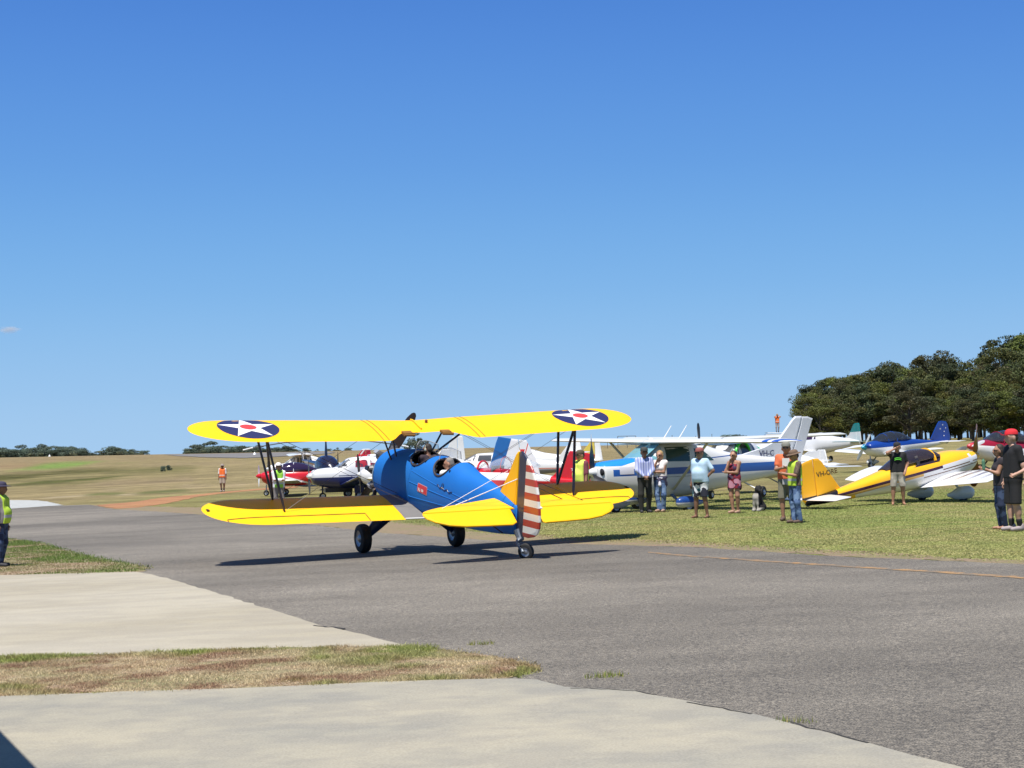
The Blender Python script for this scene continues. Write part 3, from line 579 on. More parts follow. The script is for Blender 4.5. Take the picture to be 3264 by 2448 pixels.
# badge, fittings
def chartL(x0, z0): return lambda a, b, l: (x0 - a, side_y(FS, x0 - a, z0 + b, 2.25) + .006 + l, z0 + b)
def rrect(w, h, r, cx=0, cy=0, n=5): return [(cx + sx*(w/2-r) + r*math.cos(t0+math.pi/2*k/n), cy + sy*(h/2-r) + r*math.sin(t0+math.pi/2*k/n)) for sx, sy, t0 in ((1,1,0), (-1,1,math.pi/2), (-1,-1,math.pi), (1,-1,1.5*math.pi)) for k in range(n+1)]
bd = decal('badge', [(rrect(.44, .18, .03), 0, 0), (rrect(.41, .155, .022), 1, .003)], chartL(-1.60, 1.38), [pbr('pale_red_border', (.5, .35, .4), .5), pbr('badge_red', (.52, .03, .04), .45)], fu, 2)
letters('badge_lettering', 'B.J. 100', .075, lambda a, b, l: chartL(-1.60, 1.38)(a-.165, b-.055, .006), ROSW, bd, bold=.003)
MB().tube([chartL(-2.2, 1.60)(a, -.02*a/.4 + .018*math.sin(a*34), .006) for a in np.linspace(0, .62, 40)], .007, 4).tube([chartL(-2.2, 1.60)(.24 + .04*math.cos(t), .03 + .05*math.sin(t), .006) for t in np.linspace(0, 6.28, 14)], .006, 4).build('painted_flourish', NAVY, fu)
# nose: cowl ring, engine, propeller
MB().lathe([(.86, .555), (.90, .56), (.93, .548), (.93, .50)], 'x', (0, 0, 1.13), 40).build('cowl_ring', pbr('grey_blue_ring', (.20, .27, .33), .4), bi, True)
MB().lathe([(.885, 0), (.885, .54)], 'x', (0, 0, 1.13), 30).build('firewall', STEEL, bi)
en = MB().lathe([(.9, .24), (1.05, .27), (1.32, .25), (1.42, .18), (1.55, .10), (1.62, .07), (1.62, 0)], 'x', (0, 0, 1.13), 24).build('engine_crankcase', pbr('engine_grey', (.13, .13, .14), .45, .3), bi, True)
for k in range(9):
    a = 2*math.pi*k/9; d = Vector((0, math.sin(a), math.cos(a))); c0 = Vector((1.08, 0, 1.13)); m_ = MB()
    m_.tube([c0 + d*.22, c0 + d*.36], .09, 12)
    for j in range(7): m_.tube([c0 + d*(.32+.029*j), c0 + d*(.333+.029*j)], .105, 12)
    m_.tube([c0 + d*.50, c0 + d*.585], [.095, .06], 12)
    cy = m_.build('cylinder', pbr('cylinder_steel', (.16, .15, .15), .45, .4), bi)
    MB().tube([c0 + d*.2 + Vector((.13, 0, 0)), c0 + d*.56 + Vector((.11, 0, 0))], .013, 6).build('pushrod', STEEL, cy); MB().box(c0 + d*.575 + Vector((.06, 0, 0)), (.16, .09, .07), Matrix.Rotation(-a, 3, 'X')).build('rocker_box', ALU if k % 2 else BLKP, cy)
MB().tube([(1.30, .30, .75), (1.1, .42, .55), (.75, .50, .52), (.4, .56, .55)], .045, 10).build('exhaust', pbr('rusty_steel', (.12, .07, .045), .6, .3), bi, True)
hub = MB().lathe([(1.60, .05), (1.64, .11), (1.74, .11), (1.82, .05), (1.84, 0)], 'x', (0, 0, 1.13), 16).build('propeller_hub', STEEL, bi, True)
prop_blades(bi, (1.70, 0, 1.13), 1.36, (-.55, math.pi-.55), pbr('brown_black_propeller', (.035, .022, .018), .35), None, .10)
# undercarriage
for s in (1, -1):
    wheel(bi, (0, 1.06*s, 0), .304, .22, s, hubm=STEEL)
    MB().tube([(-.05, .40*s, .62), (0, .78*s, .26), (0, .93*s, .10)], [.10, .085, .06], 10, flat=1.5).tube([(0, .93*s, .1), (0, 1.0*s, 0)], .05, 8).build('undercarriage_leg', pbr('dark_blue_leg', (.012, .03, .11), .4), bi, True)
    MB().tube([(.75, .25*s, .62), (.02, .72*s, .25)], .03, 8).build('undercarriage_brace', STRUT, bi, True)
tw = wheel(bi, (-5.40, 0, 1.045), .155, .09, 1, hubm=STEEL, name='tail_wheel'); tw.rotation_euler = (0, 0, .7)
MB().tube([(-5.05, 0, 1.36), (-5.15, .0, 1.22), (-5.20, .10, 1.17), (-5.43, .075, 1.045)], [.10, .07, .032, .03], 8).build('tail_wheel_fork', pbr('grey_blue_fork', (.16, .19, .23), .45, .3), bi, True)
# tail
for s in (1, -1):
    slab('tailplane', [(-4.22, .10*s), (-4.30, .30*s), (-4.55, 1.0*s), (-4.74, 1.55*s), (-4.86, 1.78*s), (-4.96, 1.90*s), (-5.03, 1.93*s), (-5.035, .10*s)], .05, YP, bi, 'z', 1.765)
    el = slab('elevator', [(0, .19*s), (0, 1.94*s), (-.06, 1.945*s), (-.16, 1.90*s), (-.27, 1.78*s), (-.38, 1.55*s), (-.44, 1.25*s), (-.46, .8*s), (-.47, .33*s), (-.40, .22*s)], .04, YP, bi, 'z', 0)
    el.location = (-5.045, 0, 1.765); el.rotation_euler = (0, -.40, 0)
    MB().tube([(-4.93, .01*s, 2.30), (-4.62, 1.10*s, 1.79)], .009, 5).tube([(-4.50, .01*s, 2.36), (-4.80, 1.45*s, 1.79)], .006, 5).build('tail_brace', pbr('white_wire', (.8, .8, .8), .4) if s > 0 else STRUT, bi)
    MB().tube([(-4.8, .9*s, 1.75), (-4.6, .1*s, 1.2)], .012, 5).build('tail_strut', STRUT, bi)
slab('fin', [(-4.20, 1.86), (-4.55, 2.30), (-4.74, 2.60), (-4.84, 2.76), (-4.90, 2.81), (-4.94, 2.81), (-4.94, 1.76), (-4.6, 1.82)], .06, YP, bi, 'y')
RUDP = livery('rudder_stripes', (.72, .70, .64), [((.42, .035, .02), [(.124, 0, 1, 2.236 - .126*j - .126), (-.124, 0, -1, -(2.236 - .126*j))]) for j in range(0, 14, 2)] + [((.013, .016, .05), [(1, 0, 0, -5.27)])], .4)
slab('rudder', [(-4.955, 1.30), (-4.955, 2.81), (-5.02, 2.845), (-5.14, 2.82), (-5.30, 2.74), (-5.50, 2.60), (-5.66, 2.42), (-5.78, 2.20), (-5.86, 1.95), (-5.90, 1.72), (-5.89, 1.58), (-5.82, 1.46), (-5.70, 1.39), (-5.45, 1.31), (-5.2, 1.28)], .055, RUDP, bi, 'y')
MB().lathe([(0, 0), (.02, .022), (.05, .022), (.06, 0)], 'x', (-5.93, 0, 1.98), 8).build('tail_light', ROSW, bi)
# ---------------------------------------------------------------- people and the dog: one blended surface per body, clothes as their own pieces
def surfnet(prims, h, clips=(), k=.018):
    P = np.array([list(p[0]) + list(p[1]) for p in prims]); R = np.array([[p[2], p[3]] for p in prims])
    lo = np.minimum(P[:, :3], P[:, 3:]).min(0) - R.max() - 3*h; hi = np.maximum(P[:, :3], P[:, 3:]).max(0) + R.max() + 3*h
    n = np.ceil((hi-lo)/h).astype(int) + 1; ax = [lo[i] + h*np.arange(n[i]) for i in range(3)]; X, Y, Z = np.meshgrid(*ax, indexing='ij')
    S = np.zeros(X.shape)
    for p in prims:
        a = np.array(p[0], float); b = np.array(p[1], float); d = b-a; L = max(d@d, 1e-9)
        t = np.clip(((X-a[0])*d[0] + (Y-a[1])*d[1] + (Z-a[2])*d[2])/L, 0, 1)
        f = np.sqrt((X-a[0]-t*d[0])**2 + (Y-a[1]-t*d[1])**2 + (Z-a[2]-t*d[2])**2) - (p[2] + (p[3]-p[2])*t)
        S += np.exp(-np.clip(f, -.3, .3)/k)
    F = -k*np.log(S)
    for (nx, ny, nz, dd) in clips: F = np.maximum(F, nx*X + ny*Y + nz*Z - dd)
    s = F < 0; cnt = np.zeros((n[0]-1, n[1]-1, n[2]-1)); acc = np.zeros(cnt.shape + (3,)); off = [(i, j, l) for i in (0, 1) for j in (0, 1) for l in (0, 1)]
    sl = lambda o: tuple(slice(o[i], n[i]-1+o[i]) for i in range(3))
    for a in off:
        for b in off:
            if sum(b) - sum(a) == 1 and all(q >= w for q, w in zip(b, a)):
                fa, fb = F[sl(a)], F[sl(b)]; m_ = (fa < 0) != (fb < 0); t = np.where(m_, fa/np.where(m_, fa-fb, 1), 0); cnt += m_
                for i in range(3): acc[..., i] += np.where(m_, a[i] + t*(b[i]-a[i]), 0)
    act = cnt > 0; idx = -np.ones(cnt.shape, int); idx[act] = np.arange(act.sum()); cell = np.argwhere(act); V = lo + h*(cell + acc[act]/cnt[act][:, None]); Q = []
    for d in range(3):
        e1, e2 = [(1, 2), (2, 0), (0, 1)][d]; A = [slice(1, n[i]-1) for i in range(3)]; A[d] = slice(0, n[d]-1); B = list(A); B[d] = slice(1, n[d])
        sa, sb = s[tuple(A)], s[tuple(B)]; g = np.argwhere(sa != sb); flip = sa[tuple(g.T)]; base = g.copy()
        for i in range(3):
            if i != d: base[:, i] += 1
        def cellat(o1, o2): q = base.copy(); q[:, e1] -= o1; q[:, e2] -= o2; return idx[tuple(q.T)]
        q = np.stack([cellat(0, 0), cellat(1, 0), cellat(1, 1), cellat(0, 1)], 1); q[~flip] = q[~flip][:, ::-1]; Q.append(q)
    return V, np.concatenate(Q)
def net(name, prims, h, mat, parent, clips=(), k=.018, extra=None):
    V, Q = surfnet(prims, h, clips, k); vs = [tuple(v) for v in V]; fs = [tuple(int(i) for i in q) for q in Q if (q >= 0).all()]
    mb = MB(); mb.add(vs, fs)
    if extra: extra(mb)
    me = bpy.data.meshes.new(name); me.from_pydata(mb.v, [], mb.f); me.polygons.foreach_set('use_smooth', [True]*len(me.polygons)); me.materials.append(mat)
    o = bpy.data.objects.new(name, me); COL.objects.link(o); o.parent = parent; return o
def ik(a, c, l1, l2, pole):
    a, c, pole = Vector(a), Vector(c), Vector(pole); d = c-a; L = min(d.length, (l1+l2)*.998); d.normalize(); c = a + d*L
    x = (l1*l1 - l2*l2 + L*L)/(2*L); h = math.sqrt(max(l1*l1 - x*x, 0)); p = (pole - d*pole.dot(d)).normalized(); return a + d*x + p*h, c
SKIN = {k: pbr('skin_'+k, c, .55, var=.05, scale=12) for k, c in dict(tan=(.36, .185, .115), fair=(.50, .30, .22), brown=(.23, .115, .07)).items()}
CL = {}
def cloth(name, col, var=.10): return pbr('cloth_'+name, col, .85, var=var, scale=9, bump=.35, bscale=22)
def pattern(name, a, b, c=None, scale=14, thr=.52):
    if name in MATS: return MATS[name]
    mt = pbr(name, a, .85); nt = mt.node_tree; N = nt.nodes.new; tc = [n for n in nt.nodes if n.type == 'TEX_COORD'][0]; bs = nt.nodes['Principled BSDF']; cur = bs.inputs['Base Color'].links[0].from_socket
    for col, s, t in ((b, scale, thr), (c, scale*.7, thr+.06)):
        if col is None: continue
        nz = N('ShaderNodeTexVoronoi' if False else 'ShaderNodeTexNoise'); nz.inputs['Scale'].default_value = s; nz.inputs['Detail'].default_value = 1; nt.links.new(tc.outputs['Object'], nz.inputs['Vector'])
        g = N('ShaderNodeMath'); g.operation = 'GREATER_THAN'; g.inputs[1].default_value = t; nt.links.new(nz.outputs[0], g.inputs[0])
        mx = N('ShaderNodeMix'); mx.data_type = 'RGBA'; nt.links.new(g.outputs[0], mx.inputs['Factor']); nt.links.new(cur, mx.inputs['A']); mx.inputs['B'].default_value = (*col, 1); cur = mx.outputs['Result']
    nt.links.new(cur, bs.inputs['Base Color']); return mt
HI_Y = livery('hi_vis_yellow', (.46, .66, .05), [((.45, .47, .46), [(0, 0, 1, 1.02), (0, 0, -1, -1.08)])], .8, coat=0)
HI_L = livery('hi_vis_lime', (.30, .62, .05), [((.45, .47, .46), [(0, 0, 1, 1.02), (0, 0, -1, -1.08)])], .8, coat=0)
HI_O = livery('hi_vis_orange', (.85, .17, .03), [((.60, .55, .48), [(0, 0, 1, 1.02), (0, 0, -1, -1.08)])], .8, coat=0)
PALE_V = pbr('hi_vis_plain_yellow', (.70, .80, .12), .8)
def person(label, loc, H, turn, skin='tan', sex='m', girth=1.0, top=None, sleeve=.9, sleeves_long=False, hem=.90, pants=None, pant_z=.5, vest=None, hat=None, hatc=None, hair=(.03, .02, .015), hair_len=0, shoes=None, socks=None,
           L='down', R='down', head_turn=0, nod=0, glasses=True, stance=.10, group=None, h=.016, dress=None, extras=(), seated=False, rotm=None, bare=False):
    """local frame: feet at 0, facing -y, metres for a 1.75 m figure and scaled; turn > 0 faces the viewer's right"""
    root = empty('person', label, 'person', loc, (0, 0, turn), group); 
    if rotm is not None: root.matrix_world = rotm
    k = H/1.75; root.scale = (k, k, k); g = girth; w = .93 if sex == 'f' else 1.0; sk = SKIN[skin]
    hip = [Vector((s*.085, .0, .93)) for s in (-1, 1)]
    if seated: kn = [Vector((s*.13, -.42, .98)) for s in (-1, 1)]; an = [Vector((s*.12, -.55, .62)) for s in (-1, 1)]
    else: kn = [Vector((s*(.09+stance*.25), -.02, .50)) for s in (-1, 1)]; an = [Vector((s*stance, .02 + (.03 if s > 0 else -.02), .085)) for s in (-1, 1)]
    sh = [Vector((s*.185*w, .01, 1.42)) for s in (-1, 1)]
    def arm(i, mode):
        s = -1 if i == 0 else 1
        T = {'down': ((s*.25, -.03, .84), (s*.5, .6, 0)), 'hip': ((s*.17, -.02, 1.0), (s*1, .35, 0)), 'cross': ((-s*.10, -.19, 1.16), (s*.6, .0, -1)), 'chin': ((s*.02, -.17, 1.45), (s*.4, -.2, -1)), 'eye': ((s*.07, -.19, 1.60), (s*1, -.25, -.55)),
             'front': ((s*.05, -.20, .98), (s*1, .3, -.2)), 'phone': ((s*.05, -.30, 1.20), (s*.6, .2, -1)), 'reach': ((s*.10, -.45, 1.15), (s*.5, .2, -1)), 'side': ((s*.55, -.05, 1.12), (0, .5, -1)), 'bottle': ((s*.08, -.33, 1.25), (s*.3, .2, -1)), 'lap': ((s*.10, -.33, 1.12), (s*.25, .3, -.6)), 'pocket': ((s*.20, -.07, .93), (s*.8, .7, 0)), 'back': ((s*.28, .10, .86), (s*.2, 1, 0))}[mode]
        e, wr = ik(sh[i], T[0], .285, .265, T[1]); d = (wr-e).normalized()
        if mode in ('down', 'back'): d = (d + Vector((0, -.15, -.6))).normalized()
        return e, wr, d
    A = [arm(0, L), arm(1, R)]; hc = Vector((0, -.02, 1.625))
    body = []; c = lambda a, b, r1, r2: body.append((tuple(a), tuple(b), r1, r2))
    for s in (-1, 1):
        c((s*.085*g, 0, 1.33), (s*.075*g, .0, 1.0), .105*g*w, .095*g); c((s*.08*g, .0, .98), (s*.08*g, .0, .90), .105*g, .10*g)
        if g > 1.05: c((s*.04, -.05*g, 1.12), (s*.04, -.045*g, 1.02), .12*g, .12*g)
        if sex == 'f': c((s*.075, -.085, 1.27), (s*.075, -.085, 1.26), .065, .065)
        c((s*.06, .01, 1.43), (s*.17*w, .01, 1.42), .065, .062)
    for i in (0, 1):
        c(hip[i], kn[i], .088*g**.5, .058); c(kn[i], an[i], .058, .037); s = -1 if i == 0 else 1; c(kn[i]*.72 + an[i]*.28 + Vector((0, .018, 0)), kn[i]*.55 + an[i]*.45 + Vector((0, .018, 0)), .055, .048)
        c(an[i] + Vector((0, .03, -.045)), an[i] + Vector((s*.025, -.15, -.058)), .036, .026)
        e, wr, d = A[i]; c(sh[i], e, .052, .040); c(e, wr, .041, .027); c(wr, wr + d*.075, .026, .030)
    c((0, .01, 1.44), hc + Vector((0, .03, -.06)), .058, .055)
    ht = Matrix.Rotation(head_turn, 3, 'Z') @ Matrix.Rotation(nod, 3, 'X'); hp = lambda x, y, z: tuple(hc + ht @ Vector((x, y, z)))
    body += [(hp(0, .012, .04), hp(0, .02, .0), .092, .086), (hp(0, -.02, .0), hp(0, -.035, -.075), .074, .046), (hp(0, -.095, .01), hp(0, -.115, -.022), .010, .015), (hp(0, -.083, -.055), hp(0, -.085, -.056), .020, .020),
             (hp(-.092, .01, 0), hp(-.094, .015, -.03), .014, .012), (hp(.092, .01, 0), hp(.094, .015, -.03), .014, .012), (hp(-.035, -.075, .028), hp(.035, -.075, .028), .014, .014)]
    def fingers(mb):
        for i in (0, 1):
            e, wr, d = A[i]; s = -1 if i == 0 else 1; side = Vector((0, -1, 0)); side = (side - d*side.dot(d)); side = side.normalized() if side.length > .2 else Vector((s, 0, 0)); inn = d.cross(side).normalized()
            for q, (o_, ln) in enumerate(((.030, .072), (.010, .080), (-.010, .075), (-.029, .060))):
                b0 = wr + d*.075 + side*o_; b1 = b0 + d*ln*.5 + inn*.006; b2 = b1 + d*ln*.42 + inn*s*.018; mb.tube([b0 - d*.02, b1, b2], [.0095, .0085, .0065], 6)
            b0 = wr + d*.03 + side*.028; mb.tube([b0, b0 + d*.035 + side*.022, b0 + d*.062 + side*.026], [.011, .010, .0075], 6)
    net('body', body, h, sk, root, k=.014, extra=fingers)
    # face
    fc = MB(); fc.ball(hp(-.032, -.088, .012), .011, 8).ball(hp(.032, -.088, .012), .011, 8); fc.build('eyes', pbr('eye_dark', (.02, .015, .012), .2), root, True)
    MB().tube([hp(-.022, -.098, -.052), hp(0, -.104, -.054), hp(.022, -.098, -.052)], [.003, .006, .003], 6).build('mouth', pbr('lip', (.30, .10, .08), .5), root, True)
    if glasses: MB().box(hp(-.033, -.100, .014), (.052, .012, .034), ht).box(hp(.033, -.100, .014), (.052, .012, .034), ht).tube([hp(-.06, -.10, .02), hp(-.095, .0, .016)], .004, 4).tube([hp(.06, -.10, .02), hp(.095, .0, .016)], .004, 4).build('sunglasses', pbr('black_lens', (.008, .008, .01), .15), root)
    hm = pbr('hair_%02d%02d' % (int(hair[0]*99), int(hair[1]*99)), hair, .7, var=.3, scale=60)
    hp_ = [(hp(0, .025, .055), hp(0, .045, .0), .098, .088)]
    if hair_len: hp_ += [(hp(s*.06, .03, .0), hp(s*.07, .04, -hair_len), .05, .03) for s in (-1, 1)] + [(hp(0, .06, 0), hp(0, .07, -hair_len), .07, .05)]
    n_ = ht @ Vector((0, -1, .12)); n_.normalize(); net('hair', hp_, h, hm, root, [(n_.x, n_.y, n_.z, n_.dot(hc) + (.045 if not hair_len else .05))], k=.01)
    if hat:
        hcm = cloth('hat_%d_%d' % (int(hatc[0]*999), int(hatc[2]*999)), hatc); m_ = MB()
        ctr = hc + ht @ Vector((0, .012, .055)); rings = [(0, 1.0), (.045, .98), (.075, .8), (.095, .45), (.1, 0)]; vs = []; n = 20
        for (z, r) in rings:
            for q in range(n): t = 2*math.pi*q/n; vs.append(ctr + ht @ Vector((math.cos(t)*.105*r, math.sin(t)*.118*r, z)))
        fs = [(i*n+q, i*n+(q+1) % n, (i+1)*n+(q+1) % n, (i+1)*n+q) for i in range(4) for q in range(n)]; m_.add(vs, fs)
        if hat == 'cap':
            pk = [ctr + ht @ Vector((math.cos(t)*.09, -.10 - .10*math.sin(t), -.004 - .012*abs(math.cos(t)))) for t in np.linspace(0, math.pi, 9)]; m_.add(pk + [p + Vector((0, 0, .008)) for p in pk], [tuple(range(9)), tuple(range(17, 8, -1))] + [(q, q+1, q+10, q+9) for q in range(8)])
        else:
            br = .205 if hat == 'wide' else .175; vs = [ctr + ht @ Vector((math.cos(2*math.pi*q/n)*r*(.98), math.sin(2*math.pi*q/n)*r*1.06, z)) for r, z in ((.103, .004), (br, -.012), (br, -.004), (.103, .014)) for q in range(n)]
            m_.add(vs, [(i*n+q, i*n+(q+1) % n, ((i+1) % 4)*n+(q+1) % n, ((i+1) % 4)*n+q) for i in range(4) for q in range(n)])
        m_.build('hat', hcm, root, True)
    # clothes
    tz = hem
    if top is not None:
        pr = []
        for s in (-1, 1):
            i = 0 if s < 0 else 1; pr += [((s*.085*g, 0, 1.34), (s*.085*g, 0, tz), .118*g*w, .122*g), ((s*.06, .01, 1.43), (s*.17*w, .01, 1.425), .072, .072)]
            if g > 1.05: pr += [((s*.04, -.05*g, 1.12), (s*.04, -.045*g, 1.02), .135*g, .13*g)]
            if sex == 'f': pr += [((s*.075, -.085, 1.27), (s*.075, -.085, 1.26), .072, .072)]
            e, wr, d = A[i]
            if sleeve > 0: pr += [(tuple(sh[i]), tuple(sh[i] + (e-sh[i])*min(sleeve, 1)), .066, .062)]
            if sleeves_long: pr += [(tuple(e), tuple(e + (wr-e)*.93), .056, .040)]
        net('shirt', pr, h, top, root, [(0, 0, -1, -tz), (0, -.35, 1, 1.50)], k=.016)
    if vest is not None:
        vw = (.15 if sleeves_long else .19)*max(g, 1); pr = []
        for s in (-1, 1): pr += [((s*.09*g, 0, 1.36), (s*.09*g, 0, .88), .132*g*w, .136*g), ((s*.06, .01, 1.43), (s*.14*w, .01, 1.43), .082, .078)] + ([((s*.04, -.05*g, 1.12), (s*.04, -.045*g, 1.02), .147*g, .142*g)] if g > 1.05 else [])
        net('safety_vest', pr, h, vest, root, [(0, 0, -1, -.90), (0, -.9, 1, 1.535), (1, 0, 0, vw), (-1, 0, 0, vw)], k=.014)
    if pants is not None:
        pr = [((s*.082*g, 0, .985), (s*.082*g, 0, .90), .112*g, .112*g) for s in (-1, 1)]; long_ = pant_z < .3
        for i in (0, 1):
            pr += [(tuple(hip[i]), tuple(kn[i]), .104*g**.5, .078 if long_ else .096)]
            if long_: pr += [(tuple(kn[i]), tuple(an[i] + Vector((0, .01, 0))), .076, .062)]
        net('trousers' if long_ else 'shorts', pr, h, pants, root, [(0, 0, 1, 1.0 if not seated else 1.05)] + ([] if seated else [(0, 0, -1, -pant_z)]), k=.014)
    if dress is not None:
        pr = [((s*.085, 0, 1.34), (s*.085, 0, 1.05), .112*w, .105) for s in (-1, 1)] + [((s*.085, 0, 1.0), (s*.095, 0, .66), .118, .115) for s in (-1, 1)] + [((s*.075, -.085, 1.27), (s*.075, -.085, 1.26), .074, .074) for s in (-1, 1)]
        net('playsuit', pr, h, dress, root, [(0, 0, -1, -.70), (0, -.5, 1, 1.43)], k=.016)
    if shoes is not None:
        for i in (0, 1):
            s = -1 if i == 0 else 1; net('shoe', [(tuple(an[i] + Vector((0, .035, -.035))), tuple(an[i] + Vector((s*.025, -.155, -.048))), .046, .038), (tuple(an[i] + Vector((0, .02, .01))), tuple(an[i] + Vector((0, .01, -.03))), .048, .046)], .012, shoes, root, [(0, 0, -1, 0.0)], k=.01)
    if socks is not None:
        for i in (0, 1): net('sock', [(tuple(an[i]), tuple(an[i]*.75 + kn[i]*.25), .043, .054)], .012, socks, root, k=.01)
    for f in extras: f(root, A, hp)
    return root
def hold_box(name, size, mat, i=1, off=(0, 0, 0)):
    def f(root, A, hp):
        e, wr, d = A[i]; MB().box(wr + d*.09 + Vector(off), size).build(name, mat, root)
    return f
def ppos(u, vf, vh, dz=0.0):
    p = G(u, vf); return (p.x, p.y, gzf(p.x, p.y) + dz), (vf - vh) * K * p.y / FOC
JEAN = pattern('faded_jeans', (.10, .17, .33), (.20, .30, .48), (.05, .09, .2), 9, .52); DJEAN = pattern('dark_jeans', (.018, .03, .07), (.05, .08, .16), None, 8, .55)
BRSH = pbr('brown_boots', (.12, .08, .06), .8); GSH = pbr('grey_trainers', (.35, .30, .30), .8); DSH = pbr('dark_shoes', (.03, .03, .035), .7)
# ---------------------------------------------------------------- the parked aircraft
RED = (.55, .012, .02); NAV = (.015, .022, .10); BL = (.02, .12, .45)
def pose(o, x, y, yaw, pitch=0, roll=0, dz=0.0):
    o.location = (x, y, gzf(x, y) + dz); o.rotation_euler = (roll, -pitch, yaw)
def mirror_wing(name, secs, mat, par):
    out = []
    for s in (1, -1): out.append(wing(name, [(q[0]*s,) + tuple(q[1:]) for q in secs], mat, par))
    return out
def wsecs(y0, y1, xl, c0, c1, z, dih, th=.13, sweep=0, rnd=.25, n=4):
    S = [(y0, xl, c0, z, th, .02), (y1-rnd, xl-sweep*(y1-rnd-y0), c1, z+dih*(y1-rnd-y0), th, .0)]
    for k in range(1, n+1):
        t = k/n; f = math.sqrt(max(0, 1-t*t*.97)); S.append((y1-rnd+rnd*t, xl-sweep*(y1-rnd-y0)-c1*(1-f)*.45, c1*f, z+dih*(y1-y0), th*f, 0))
    return S
def fin_poly(name, poly, mat, par, th=.06): return slab(name, poly, th, mat, par, 'y')
def window(par, FSx, pts, side, mat, e=2.4, name='window'):
    return decal(name, [(pts, 0, 0)], lambda a, b, l: (a, side*(side_y(FSx, a, b, e)+.008), b), mat, par, 2)
def lettered(par, FSx, txt, x0, z0, size, side, mat, e=2.4, name='registration'):
    return letters(name, txt, size, lambda a, b, l: (x0 - side*a, side*(side_y(FSx, x0-side*a, z0+b, e)+.012), z0+b), mat, par, bold=.004)
def finlet(par, txt, x0, z0, size, y, side, mat): return letters('registration', txt, size, lambda a, b, l: (x0 - side*a, side*(y+.004), z0+b), mat, par, bold=.004)
def gear(par, x, y, r, w, mat, top, fair=None, fl=.9, nose=1):
    wheel(par, (x, y, r), r, w)
    MB().tube([top, (x, y, r+ (.12 if fair else 0))], [.05, .035], 8, flat=.6).build('gear_leg', mat, par, True)
    if fair: spat(par, (x, y, r+.10), fl, r*1.7, w*1.9, fair, nose=nose)
def bubble(par, st, gm=None, arches=(), am=WHITE, e=2.0, name='canopy', r=.02):
    o, _ = loft(name, st, gm or GLASS, par, e, 24, 22)
    for x in arches: arch(o, st, x, am, r, e, name='canopy_frame')
    return o
def seats(par, x, z, mat=None, ys=(-.25, .25), bp='seat'):
    for y in ys: MB().box((x, y, z), (.10, .36, .50), Matrix.Rotation(-.2, 3, 'Y')).box((x+.22, y, z-.26), (.45, .36, .10)).build(bp, mat or pbr('grey_seat', (.12, .11, .11), .8), par)

# --- high winged white and blue aircraft, with the lettering VH-C on its tail
cs = empty('high_wing_aircraft', 'large white and blue high winged aircraft lettered VH-C behind the standing people', 'aircraft'); pose(cs, 4.59, 54.6, 3.683, -.012, -.016, -.03); cs.scale = (1.09,)*3
CW_ = livery('white_blue_stripes', WHT, [((.02, .10, .38), [(0, 0, 1, 1.05), (0, 0, -1, -1.24), (-.35, 0, -1, -2.1), (-1, 0, 0, -1.95)]), ((.02, .10, .38), [(-1, 0, .55, 1.10+.95), (0, 0, 1, 1.02), (0, 0, -1, -1.27)]), ((.02, .25, .68), [(1, 0, 0, 1.03), (0, 0, 1, 1.335), (.22, 0, 1, 1.70)]), ((.02, .08, .3), [(-1, 0, 0, 1.4), (.05, 0, 1, 1.38), (-.05, 0, -1, -1.41)])], .3)
CF = full([(2.28, .22, 1.30, .98, 1.14), (2.15, .42, 1.43, .72, 1.08), (1.6, .50, 1.50, .50, 1.05), (1.05, .54, 1.54, .42, 1.05), (.75, .56, 1.60, .40, 1.05), (.3, .58, 1.93, .38, 1.1), (-.4, .58, 1.96, .38, 1.1), (-1.1, .54, 1.93, .42, 1.12), (-1.8, .44, 1.74, .52, 1.12), (-2.6, .33, 1.56, .64, 1.12), (-4.0, .20, 1.40, .83, 1.13), (-4.9, .10, 1.30, .96, 1.13), (-5.15, .03, 1.22, 1.05, 1.13)])
cfu, _ = loft('fuselage', CF, CW_, cs, 3.0, 32, 60)
BW = pbr('green_tinted_glass', (.035, .075, .07), .08); LBG = pbr('pale_sunlit_windscreen', (.16, .36, .42), .06, coat=.6)
for s in (1, -1):
    window(cfu, CF, [(.95, 1.46), (.40, 1.44), (.30, 1.82), (.42, 1.82)], s, LBG, 3.0); window(cfu, CF, [(.22, 1.42), (-.62, 1.40), (-.66, 1.76), (-.60, 1.82), (.18, 1.82)], s, BW, 3.0)
    window(cfu, CF, [(-.80, 1.38), (-1.55, 1.40), (-1.15, 1.70), (-.84, 1.76)], s, BW, 3.0)
    MB().tube([(.80, .60*s, .98), (-.95, .58*s, .98)], .004, 4).tube([(-.72, side_y(CF, -.72, z, 3)*s+.004*s, z) for z in np.linspace(.6, 1.85, 9)], .006, 4).build('door_edge', GAP, cfu)
    MB().tube([(-.05, .52*s, .62), (.12, 2.35*s, 1.93)], [.055, .05], 8, flat=.45).build('wing_strut', pbr('wing_strut_paint', (.5, .5, .44), .5), cs, True)
    MB().tube([(-.1, .3*s, .50), (0, .8*s, .30), (0, 1.18*s, .20)], [.07, .05, .035], 8, flat=.5).build('gear_leg', pbr('blue_leg', (.12, .17, .28), .4), cs, True)
    wheel(cs, (0, 1.25*s, .19), .19, .14); spat(cs, (0, 1.25*s, .27), .95, .36, .27, livery('blue_white_fairing', (.50, .52, .55), [((.015, .06, .25), [(0, 0, 1, .28)])]))
ws = MB(); front = [(1.02, y, 1.535 - abs(y)*.1) for y in np.linspace(-.50, .50, 9)]; topr = [(.34, y*.92, 1.93 - abs(y)*.02) for y in np.linspace(-.50, .50, 9)]
ws.add(front + topr, [(i, i+1, i+10, i+9) for i in range(8)]); w_ = ws.build('windscreen', LBG, cs, True)
